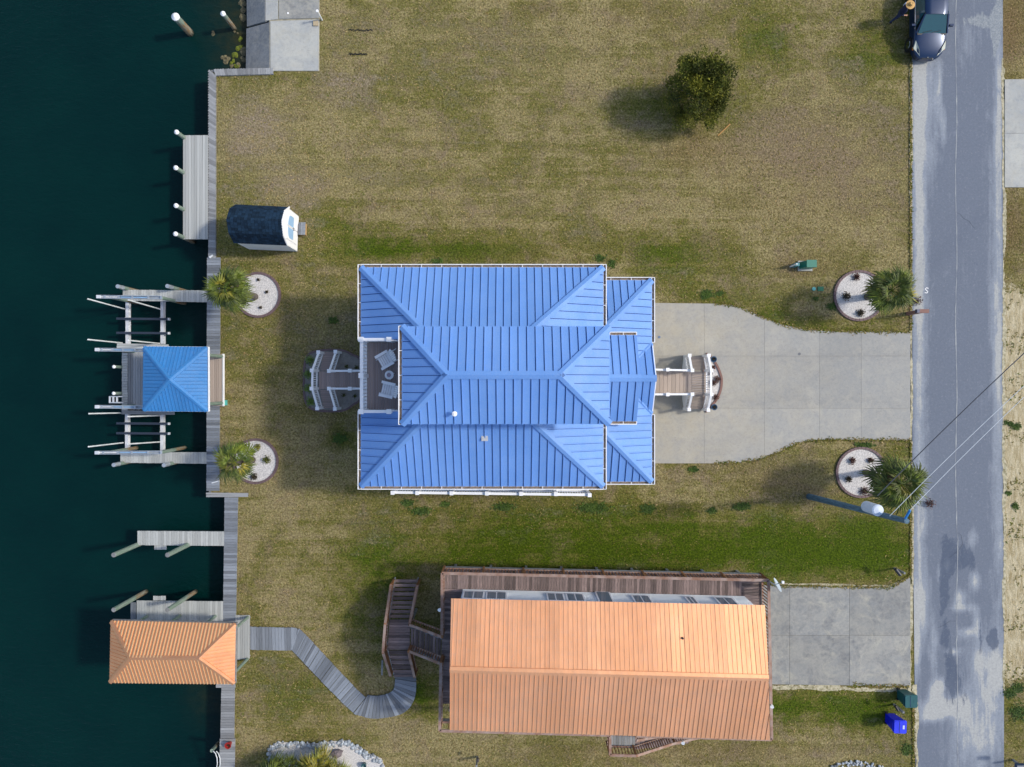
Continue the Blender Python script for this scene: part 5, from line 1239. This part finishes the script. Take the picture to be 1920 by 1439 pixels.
def tuft(q, mbx, s_=1.):
    for k in range(2):
        a_ = rnd.uniform(0, 6.28); d = V(math.cos(a_), math.sin(a_), rnd.uniform(.15,.9))*rnd.uniform(.04,.085)*s_; s = V(-d.y, d.x, 0)*.26
        mbx.add([q-s, q+s, q+d], [(0,1,2)])
for i in range(80000):
    px, py = rnd.uniform(400, 1925), rnd.uniform(-5, 1445)
    if not inside(px, py): continue
    g_ = 1.1*blobs(GREEN, px, py)+.5*math.sin(px*.021+2*math.sin(py*.017))*math.sin(py*.033+px*.004)*.5+rnd.gauss(.05, .3)
    tuft(P(px, py, .005), G3[2] if g_ > .62 else (G3[1] if g_ > .12 else G3[0]))
for i in range(900):
    px, py = rnd.uniform(1884, 1925), rnd.uniform(530, 1290); q_ = P(px, py, .005)
    if math.sin(px*.4+py*.13)+math.sin(py*.071)+rnd.gauss(0,.5) > .9:
        for k_ in range(3): tuft(q_+V(rnd.gauss(0,.06),rnd.gauss(0,.06),0), G3[rnd.choice([1,1,2])], 1.2)
# fringe creeping over the slab and walk edges
for poly in (dpoly[1:-1], opoly[1:-1]):
    for a_, c_ in zip(poly, poly[1:]):
        L = math.hypot(c_[0]-a_[0], c_[1]-a_[1])
        if a_[0] == c_[0]: continue
        for i in range(int(L*2.2)):
            t_ = rnd.random(); px = a_[0]+(c_[0]-a_[0])*t_; py = a_[1]+(c_[1]-a_[1])*t_+rnd.gauss(0,.8)*(1+2*abs(math.sin(px*.05)))
            if px > 1228: tuft(P(px, py, .05), G3[rnd.choice([0,1,1,2])], 1.1)
for i in range(3600):
    py = rnd.uniform(0, 1439)
    if 620 < py < 830 or 1080 < py < 1300: continue
    px = (1708 if py < 1100 else 1713)+abs(rnd.gauss(0, 1.6))-1.5; tuft(P(px, py, .03), G3[rnd.choice([0,1,1,2])], 1.2)
for k, (nm, c_, c2_) in enumerate((('dry_grass', (.40,.33,.16), (.24,.18,.08)), ('olive_grass', (.20,.185,.045), (.11,.10,.02)), ('green_grass', (.10,.15,.008), (.05,.09,.005)))):
    G3[k].build(nm, M(nm+'_blade', c_, c2_, rough=.9, scale=2, isl=.4, spec=.1), None, label=('dry tan','olive','fresh green')[k]+' grass blades standing all over the lawn', cat='grass', kind='stuff')

# weedy rocks in the shallows by the ramp
algae = M('yellow_green_algae', (.16,.19,.01), (.06,.08,.01), rough=.9, scale=6)
alr = ROCKS[1].copy(); alr.materials[0] = algae; tanr = ROCKS[2].copy(); tanr.materials[0] = M('tan_wet_rock', (.17,.15,.08), (.08,.07,.04), rough=.9, scale=6)
sr = thing('shore_rocks', 'wet algae covered rocks in the shallows against the ramp', 'rocks', P(445,100))
random.seed(3)
for (x, y, r_, me) in [(402,65,.14,tanr),(420,108,.16,tanr),(427,114,.2,tanr),(433,122,.14,tanr),(440,104,.2,alr),(444,123,.17,alr),(450,90,.18,alr),(452,75,.14,alr),(443,60,.1,tanr),(455,112,.2,tanr),(456,20,.2,tanr),(453,8,.25,tanr),(455,36,.24,tanr),(448,124,.2,tanr),(436,118,.15,alr),(456,98,.25,tanr)]:
    for j in range(2): inst('rock', me, sr, P(x+random.uniform(-3,3), y+random.uniform(-3,3), WZ-.02), (random.uniform(-.3,.3),0,random.uniform(0,6)), (r_*1.0, r_*random.uniform(.6,1.), .14))

# ------------------------------------------------------------------ poles, cables, boxes
pb, pt = P(1517,932), P(1700.5,977.5,9.1)
up_ = thing('utility_pole', 'tall leaning looking blue-green utility pole with grey transformer between driveway bed and road', 'utility pole', pb)
up_['label'] = 'tall treated utility pole carrying a grey transformer beside the road'
MB().cyl(V(pb.x,pb.y,-.3), pt, .17, .115, 14).build('pole', pole_m, up_)
tc = P(1645,957,7.35); trm = M('transformer_grey', (.55,.63,.75), rough=.4); b = MB(); b.cyl(tc-V(.0,0,.95), tc, .25, .25, 20); b.revolve((tc.x,tc.y,tc.z), [(.26,0),(.26,.04),(.2,.08),(.02,.1)], 20)
tr_ = b.build('transformer', trm, up_); MB().beam(tc-V(0,.2,.3), V(lerp(pb,pt,.8).x, lerp(pb,pt,.8).y, 7.05), .1, .1).build('bracket', cable_m, tr_); MB().cyl(tc+V(.05,-.1,.08), tc+V(.07,-.12,.26), .035, .02, 8).build('bushing', glass_blue, tr_)
arm_a, arm_b = P(1697,973,9.05), P(1706.5,957,9.3)
MB().cyl(arm_a, arm_b, .05, .05, 10).build('insulator', M('blue_insulator', (.01,.2,.55), rough=.3), up_)
def cable(a_, c_, sag, r_, m, label):
    b = MB(); pts = [lerp(a_, c_, i/24)-V(0,0,sag*4*(i/24)*(1-i/24)) for i in range(25)]; b.tube(pts, r_, 6); return b.build('power_cable', m, None, label=label, cat='cable')
cable(arm_b, P(2500,255,9.3), .9, .014, cable_m, 'thin pale overhead cable from the insulator at the pole top across the road')
cable(P(1668,968,8.4), P(2500,248-10,8.6), .9, .014, cable_m, 'thin pale overhead cable from above the transformer across the road')
cable(P(1645,930,7.3), P(2450,198,7.2), .7, .024, cable_d, 'thick dark overhead cable crossing the road toward the right edge')
bx = thing('transformer_box', 'green pad mounted utility box on a pale slab on the upper lawn', 'utility box', P(1508,500))
q = P(1508.5,499.5); MB().box((q.x,q.y,.05), (.78,.55,.12)).build('pad', conc_c, bx)
b = MB(); x0_, x1_ = q.x-.22, q.x+.46
b.hexa([V(q.x-.36,q.y-.17,.11),V(q.x+.34,q.y-.17,.11),V(q.x+.34,q.y+.2,.11),V(q.x-.36,q.y+.2,.11),V(q.x-.16,q.y-.13,.68),V(q.x+.34,q.y-.15,.68),V(q.x+.34,q.y+.2,.68),V(q.x-.16,q.y+.2,.68)]); b.build('cabinet', green_box, bx)
MB().box((q.x+.09,q.y+.02,.70), (.54,.40,.05)).build('lid', green_box, bx)
pd_ = thing('meter_post', 'short green pedestal with white top left of the green utility box', 'utility post', P(1485,500))
q = P(1487,499.5); MB().box((q.x,q.y,.3), (.22,.16,.6)).build('cabinet', M('teal_enamel', (.05,.22,.25), rough=.4), pd_); MB().beam((q.x-.16,q.y-.03,0), (q.x-.16,q.y-.03,.9), .06, .06).build('post', white, pd_)
q = P(1526,542,.02); MB().cyl((q.x,q.y,-.05), (q.x,q.y,.05), .1, .1, 16).build('utility_cover', M('pale_teal_lid', (.12,.45,.42), rough=.5), None, label='round pale teal valve lid in the grass', cat='valve lid')
q = P(1538.5,542,.02); MB().box((q.x,q.y,.0), (.32,.24,.11)).build('valve_box', M('green_lid', (.01,.16,.08), rough=.5), None, label='rectangular green valve box lid beside the round teal lid', cat='valve box')
q = P(423,755.5,.1); MB().box((q.x,q.y,.05), (.14,.28,.14)).build('outlet_box', M('teal_box', (.08,.38,.33), rough=.5), None, label='small teal outlet box at the corner of the boathouse dock on the grass', cat='box')
# mailboxes
def mailbox(bx_, by, tx, ty, z, m, label, size=(.18,.5,.2), ang=0, postm=timber):
    b0, t0 = P(bx_, by), P(tx, ty, z); t = thing('mailbox', label, 'mailbox', b0)
    MB().beam(V(b0.x,b0.y,0), V(b0.x,b0.y,z-.05), .1, .1).build('post', postm, t)
    b = MB(); hw_, L, hh = size[0]/2, size[1]/2, size[2]; ca, sa = math.cos(ang), math.sin(ang); prof_ = [(-hw_,0),(hw_,0),(hw_,hh*.55),(hw_*.7,hh*.88),(0,hh),(-hw_*.7,hh*.88),(-hw_,hh*.55)]
    vs = [V(t0.x+x*ca-s*sa, t0.y+x*sa+s*ca, z-.05+zz) for s in (-L, L) for x, zz in prof_]
    b.add(vs, [list(range(7)), list(range(13,6,-1))]+[(i, i+7, (i+1) % 7+7, (i+1) % 7) for i in range(7)]); b.build('box', m, t); return t
t = thing('mailbox', 'brown brick coloured mailbox pillar with navy top by the tan driveway', 'mailbox', P(1702,589))
q = P(1702,588.5); MB().box((q.x,q.y,.62), (.20,.19,1.24)).build('post', brick_m, t); MB().box((q.x+.03,q.y,1.32), (.62,.2,.16)).build('box', brick_m, t); MB().box((q.x-.24,q.y,1.32), (.14,.19,.19)).build('door', M('navy_paint', (.02,.04,.12), rough=.4), t)
mailbox(1677,1066,1683,1073,1.05, M('black_paint', (.02,.025,.04), rough=.4), 'black mailbox on a post at the corner above the orange house driveway', size=(.15,.42,.18), ang=R(38))
mailbox(1676,1321,1681,1328,1.0, black, 'small black mailbox post between the green and blue bins', size=(.12,.3,.14), ang=R(30))
mailbox(895,1419,896,1425,1.0, M('dark_post', (.06,.05,.05), rough=.7), 'dark short post at the bottom edge below the orange roofed house', size=(.12,.2,.14))
mailbox(1899,1425,1912,1436,1.1, M('navy_mailbox', (.01,.035,.09), rough=.4), 'dark navy mailbox at the bottom right corner across the road', size=(.22,.5,.22), ang=R(90))
# wheelie bins
def bin_(bx_, by, z, ang, m, label):
    b0 = P(bx_, by); t = thing('wheelie_bin', label, 'bin', (0,0,0), 'wheelie bins by the road')
    b = MB(); w0, w1 = .24, .31
    b.hexa([V(-w0,-w0,.05),V(w0,-w0,.05),V(w0,w0,.05),V(-w0,w0,.05),V(-w1,-w1,z-.06),V(w1,-w1,z-.06),V(w1,w1,z-.06),V(-w1,w1,z-.06)]); b.build('body', m, t)
    b = MB(); k = .345; pts = []
    for cx_, cy_, a0 in ((k-.08,k-.08,0),(-k+.08,k-.08,90),(-k+.08,-k+.08,180),(k-.08,-k+.08,270)):
        for s in range(4): a_ = R(a0+30*s); pts.append((cx_+.08*math.cos(a_), cy_+.08*math.sin(a_)))
    b.prism(pts, z-.06, z-.005); b.prism([(x*.9-.02, y*.88) for x, y in pts], z-.005, z+.02); b.build('lid', lidb if m is bluep else m, t)
    MB().box((-.06,0,z+.022), (.022,.60,.012)).build('lid_ridge', navy, t); MB().box((.17,0,z+.022), (.10,.2,.008)).build('lid_label', pale_cloth if m is bluep else dkgreen, t)
    MB().beam((-k-.02,-.25,z-.08), (-k-.02,.25,z-.08), .04, .04).build('handle', m, t)
    for s in (-1, 1): MB().cyl((-.2,s*.27,.1), (-.2,s*.32,.1), .1, .1, 14).build('wheel', rubber, t)
    t.location = (b0.x, b0.y, .0); t.rotation_euler = (0,0,ang); return t
lidb = M('faded_blue_lid', (.012,.035,.78), (.006,.02,.6), rough=.5); bin_(1689, 1300, 1.0, R(0), dkgreen, 'dark teal green wheelie bin standing on the road edge')
bin_(1667, 1345, 1.1, R(-2), bluep, 'bright blue wheelie bin on the grass beside the road')
# red pot, fender rail on bottom boardwalk
p = P(431.5,1393,.1); t = thing('flower_pot', 'red round pot on the bottom seawall boardwalk', 'flower pot', (p.x,p.y,.1))
MB().revolve((p.x,p.y,.1), [(.10,0),(.16,.28),(.18,.3),(.18,.33),(.14,.33),(.12,.25),(.01,.24)], 18).build('pot', redp, t); leaf_blob((p.x,p.y,.34), .08, 50, .05, shrubd, 'plant', t)
gr = thing('boarding_rail', 'pair of curved white grab rails on a leaning green post at the bottom boardwalk', 'grab rail', P(408,1410))
for dx_ in (0, 5.5): MB().tube([P(400+dx_,1409,.9), P(404+dx_,1413,.95), P(407+dx_,1422,.9), P(407.5+dx_,1432,.7), P(405+dx_,1446,.3), P(402+dx_,1460,.1)], .025, 8).build('rail', pvc, gr)
MB().cyl(P(412,1391,-1.3), P(397,1408,.8), .1, .09, 10).build('post', pile_m, gr); MB().cyl(P(412,1436,-.2), P(404,1444,.3), .08, .08, 10).build('post', pile_m, gr)
pipe = thing('corner_post', 'white plastic post at the corner of the concrete boat ramp', 'post', P(604,38)); MB().cyl(P(604,38,0), P(595,21,1.0), .045, .045, 10).build('post', pvc, pipe); MB().cyl(P(595,21,1.0)-V(0,0,.03), P(595,21,1.0)+V(0,0,.03), .07, .07, 10).build('cap', white, pipe)
MB().box(P(592,44,.09), (.28,.28,.06)).build('wood_block', M('raw_plywood', (.42,.34,.22), rough=.8), None, label='square raw wood block on the ramp corner by the white post', cat='wood block')
MB().cyl(P(393,483,.14), P(399,479,.16), .06, .05, 8).build('dock_cleat', pvc, None, label='white plastic cleat where the narrow boardwalk meets the wider one', cat='cleat')
MB().beam(P(397,906,.13), P(411,902,.16), .05, .05).build('loose_stick', pvc, None, label='pale stick lying on the boardwalk below the yellowed palm', cat='stick')
MB().beam(P(1346,255,.03), P(1369,233,.04), .06, .04).build('fallen_branch', M('dead_wood', (.42,.24,.08), rough=.9), None, label='fallen yellow-brown branch on the grass below the cedar tree', cat='branch')
for (x, y, l, w_) in ((655,57,44,'upper'),(655,102,34,'lower')):
    b = MB(); rnd = random.Random(x+y)
    for i in range(26): q = P(x+i*l/26, y+rnd.uniform(-1.5,1.5), .02); b.box(q, (.05,.04,.03), rnd.random()*3)
    b.build('dark_debris', soil if False else black, None, label=f'{w_} short line of dark debris on the grass near the ramp', cat='debris')

# ------------------------------------------------------------------ car
def car():
    X0, Y0_ = 22.56, 19.95
    t = thing('parked_car', 'dark blue-grey car parked on the road edge at the top of the picture', 'car', (X0, Y0_, .02))
    # stations: y, half width, hood/deck height, sill height
    st_ = [(-2.30,.42,.50),(-2.24,.62,.60),(-2.05,.80,.70),(-1.75,.875,.80),(-1.2,.895,.93),(-.6,.90,.98),(0,.90,.98),(.8,.90,.98),(1.5,.88,.97),(2.0,.84,.95),(2.25,.72,.85),(2.32,.6,.6)]
    prof_ = [(-.86,.22,0),(-.99,.34,0),(-1.,.52,0),(-.985,.85,1),(-.93,.97,1),(-.6,1.02,1),(0,1.05,1),(.6,1.02,1),(.93,.97,1),(.985,.85,1),(1.,.52,0),(.99,.34,0),(.86,.22,0)]
    b = MB(); vs = []
    for y, hw_, hz in st_:
        for x, z, k in prof_: vs.append((X0+x*hw_, Y0_+y, .02+(z*hz if k else (z if z < hz*.6 else hz*.6))))
    n = len(prof_); fs = [(j*n+i, j*n+i+1, (j+1)*n+i+1, (j+1)*n+i) for j in range(len(st_)-1) for i in range(n-1)]+[list(range(n)), list(range((len(st_)-1)*n, len(st_)*n))[::-1]]
    b.add(vs, fs); o = b.build('body', carp, t, smooth=True); md = o.modifiers.new('sub', 'SUBSURF'); md.levels = md.render_levels = 2
    def q4(y0, w0, z0, y1, w1, z1, m, name, off=.0, par=t):
        return MB().hexa([V(X0-w0,Y0_+y0,z0-.03),V(X0+w0,Y0_+y0,z0-.03),V(X0+w1,Y0_+y1,z1-.03),V(X0-w1,Y0_+y1,z1-.03),V(X0-w0,Y0_+y0,z0),V(X0+w0,Y0_+y0,z0),V(X0+w1,Y0_+y1,z1),V(X0-w1,Y0_+y1,z1)]).build(name, m, par)
    # greenhouse
    MB().hexa([V(X0-.82,Y0_-1.10,.93),V(X0+.82,Y0_-1.10,.93),V(X0+.80,Y0_+1.9,.93),V(X0-.80,Y0_+1.9,.93),V(X0-.60,Y0_-.28,1.42),V(X0+.60,Y0_-.28,1.42),V(X0+.58,Y0_+1.3,1.42),V(X0-.58,Y0_+1.3,1.42)]).build('cabin', black, t)
    q4(-1.13,.74,.97,-.33,.58,1.415,carglass,'windscreen'); 
    r_ = MB(); rs_ = [(-.34,.60,1.43),(-.1,.63,1.475),(.5,.64,1.49),(1.1,.62,1.47),(1.35,.58,1.43)]; vs = []
    for y, w_, z in rs_:
        for x, dz in ((-1,-.05),(-.93,.0),(-.5,.02),(0,.025),(.5,.02),(.93,.0),(1,-.05)): vs.append((X0+x*w_, Y0_+y, z+dz))
    r_.add(vs, [(j*7+i, j*7+i+1, (j+1)*7+i+1, (j+1)*7+i) for j in range(4) for i in range(6)]); r_.build('roof', carp, t, smooth=True)
    for s in (-1, 1):
        MB().hexa([V(X0+s*.87,Y0_-.85,.95),V(X0+s*.87,Y0_+1.5,.95),V(X0+s*.62,Y0_+1.2,1.40),V(X0+s*.62,Y0_-.2,1.40),V(X0+s*.89,Y0_-.85,.95),V(X0+s*.89,Y0_+1.5,.95),V(X0+s*.64,Y0_+1.2,1.41),V(X0+s*.64,Y0_-.2,1.41)]).build('side_window', carglass, t)
        MB().beam(V(X0+s*.83,Y0_-1.12,.96), V(X0+s*.615,Y0_-.33,1.43), .07, .05).build('pillar', carp, t)
        MB().beam(V(X0+s*.895,Y0_-.9,.955), V(X0+s*.885,Y0_+1.55,.955), .025, .03).build('window_trim', chrome, t)
        m_ = MB().box((X0+s*1.02,Y0_-.72,1.0), (.2,.1,.14)).build('side_mirror', carp, t); MB().beam((X0+s*.86,Y0_-.74,.95), (X0+s*.96,Y0_-.72,.98), .05, .05).build('mirror_arm', black, m_)
        hl = MB().hexa([V(X0+s*.46,Y0_-2.22,.50),V(X0+s*.86,Y0_-1.82,.60),V(X0+s*.84,Y0_-1.50,.66),V(X0+s*.58,Y0_-1.95,.66),V(X0+s*.46,Y0_-2.20,.66),V(X0+s*.855,Y0_-1.84,.76),V(X0+s*.80,Y0_-1.48,.90),V(X0+s*.58,Y0_-1.93,.84)]).build('headlight', lampm, t)
        MB().box((X0+s*.84,Y0_-1.82,.66), (.05,.12,.09)).build('indicator', amber, hl)
        for y in (-1.45, 1.45):
            w_ = MB().cyl((X0+s*.74,Y0_+y,.34), (X0+s*.925,Y0_+y,.34), .33, .33, 22).build('wheel', rubber, t); MB().cyl((X0+s*.91,Y0_+y,.34), (X0+s*.935,Y0_+y,.34), .21, .20, 14).build('rim', chrome, w_)
            MB().cyl((X0+s*.70,Y0_+y,.36), (X0+s*.912,Y0_+y,.36), .39, .39, 22).build('wheel_arch', black, w_)
    q4(-1.20,.76,.945,-1.06,.77,.985,black,'wiper_cowl'); MB().beam((X0-.3,Y0_-2.27,.52), (X0+.3,Y0_-2.27,.52), .05, .12).build('grille', black, t)
    MB().cyl((X0,Y0_-2.24,.6), (X0,Y0_-2.22,.63), .05, .05, 10).build('emblem', chrome, t)
    for s in (-.2, .3): MB().beam((X0+s-.3,Y0_-1.10,1.0), (X0+s+.15,Y0_-1.02,1.04), .02, .02).build('wiper', black, t)
car()

# ------------------------------------------------------------------ person
def person():
    C_ = V(20.93, 19.98, .0)
    t = thing('person', 'person in navy clothes and wide straw hat standing beside the parked car', 'person', C_)
    J = {}; E = []
    def j(n, x, y, z, r): J[n] = (V(x, y, z), r)
    # local: person faces +x (the car)
    j('pelvis',0,0,.94,.14); j('waist',0,0,1.08,.13); j('chest',.03,0,1.28,.16); j('neckb',.04,0,1.43,.07); j('neck',.06,0,1.50,.055); j('head',.08,0,1.60,.095); j('crown',.08,0,1.68,.085)
    for s, n in ((1,'l'),(-1,'r')):
        st2 = .16*s
        j(n+'hip',0,.10*s,.90,.11); j(n+'knee',st2*.6+.03,.11*s,.50,.07); j(n+'ankle',st2,.12*s,.09,.045); j(n+'toe',st2+.17,.13*s,.035,.035)
        j(n+'sh',.03,.19*s,1.38,.065); j(n+'el',-.02+.06*s,.27*s,1.12,.045); j(n+'wr',.2,.20*s,.98,.03); j(n+'palm',.27,.18*s,.965,.032)
        E += [('pelvis',n+'hip'),(n+'hip',n+'knee'),(n+'knee',n+'ankle'),(n+'ankle',n+'toe'),('chest',n+'sh'),(n+'sh',n+'el'),(n+'el',n+'wr'),(n+'wr',n+'palm')]
        for k in range(5):
            a_ = (k-2)*.02; L = (.05,.08,.085,.08,.065)[k]
            if k == 0: j(f'{n}f0a',.275,.18*s+.045*s,.97,.010); j(f'{n}f0b',.31,.18*s+.06*s,.96,.009)
            else: j(f'{n}f{k}a',.31,.18*s-a_*s,.955,.0095); j(f'{n}f{k}b',.31+L*.5,.18*s-a_*s,.94,.008)
            E += [(n+'palm',f'{n}f{k}a'),(f'{n}f{k}a',f'{n}f{k}b')]
    E = [('pelvis','waist'),('waist','chest'),('chest','neckb'),('neckb','neck'),('neck','head'),('head','crown')]+E
    names = list(J); me = bpy.data.meshes.new('person_body'); me.from_pydata([C_+J[n][0] for n in names], [(names.index(a_), names.index(c_)) for a_, c_ in E], [])
    o = bpy.data.objects.new('body', me); COL.objects.link(o); attach(o, t)
    sk = o.modifiers.new('skin', 'SKIN'); ly = me.skin_vertices[0] if me.skin_vertices else None
    if ly is None: return
    for i, n in enumerate(names): ly.data[i].radius = (J[n][1], J[n][1]); ly.data[i].use_root = (n == 'pelvis')
    su = o.modifiers.new('sub', 'SUBSURF'); su.levels = su.render_levels = 1; sk.use_smooth_shade = True
    m = bpy.data.materials.new('clothed_figure'); g = NG(m); p = g.geo(); sep = g.node('ShaderNodeSeparateXYZ', None, {0: p}, 2); xx = g.node('ShaderNodeSeparateXYZ', None, {0: p}, 0)
    c = g.mix(g.math('GREATER_THAN', sep, 1.0), (.018,.03,.085), (.010,.014,.05))                     # trousers, shirt
    c = g.mix(g.math('GREATER_THAN', sep, 1.46), c, (.52,.29,.2))
    hand = g.math('MULTIPLY', g.math('GREATER_THAN', xx, C_.x+.10), g.math('LESS_THAN', sep, 1.12)); hand = g.math('MULTIPLY', hand, g.math('GREATER_THAN', sep, .9))
    c = g.mix(hand, c, (.52,.29,.2)); c = g.mix(g.math('LESS_THAN', sep, .10), c, (.01,.01,.012)); g.base(c, .85); me.materials.append(m)
    hx, hy, hz = C_.x+.08, C_.y, 1.68
    hat = MB().revolve((hx,hy,hz), [(.001,-.02),(.235,-.03),(.24,-.01),(.11,.01),(.10,.10),(.075,.135),(.02,.12)], 24).build('straw_hat', straw, t)
    MB().cyl((hx,hy,hz+.012), (hx,hy,hz+.04), .112, .108, 20).build('hat_band', M('brown_band', (.2,.1,.04), rough=.8), hat)
    MB().revolve((C_.x+.04,C_.y+.2,1.18), [(.075,0),(.09,.1),(.085,.22),(.04,.25)], 12).build('sleeve', pale_cloth, t)
    for s in (-1, 1):
        MB().revolve((C_.x+.168, C_.y+s*.035, 1.605), [(.008,-.008),(.012,0),(.008,.008)], 8).build('eye', black, t); MB().revolve((C_.x+.08, C_.y+s*.098, 1.58), [(.012,-.02),(.02,0),(.012,.025)], 8).build('ear', skin, t)
    MB().hexa([V(C_.x+.165,C_.y-.012,1.565),V(C_.x+.195,C_.y-.012,1.565),V(C_.x+.195,C_.y+.012,1.565),V(C_.x+.165,C_.y+.012,1.565),V(C_.x+.16,C_.y-.008,1.61),V(C_.x+.17,C_.y-.008,1.61),V(C_.x+.17,C_.y+.008,1.61),V(C_.x+.16,C_.y+.008,1.61)]).build('nose', skin, t)
    MB().box((C_.x+.168,C_.y,1.545), (.01,.045,.01)).build('mouth', redp, t)
person()
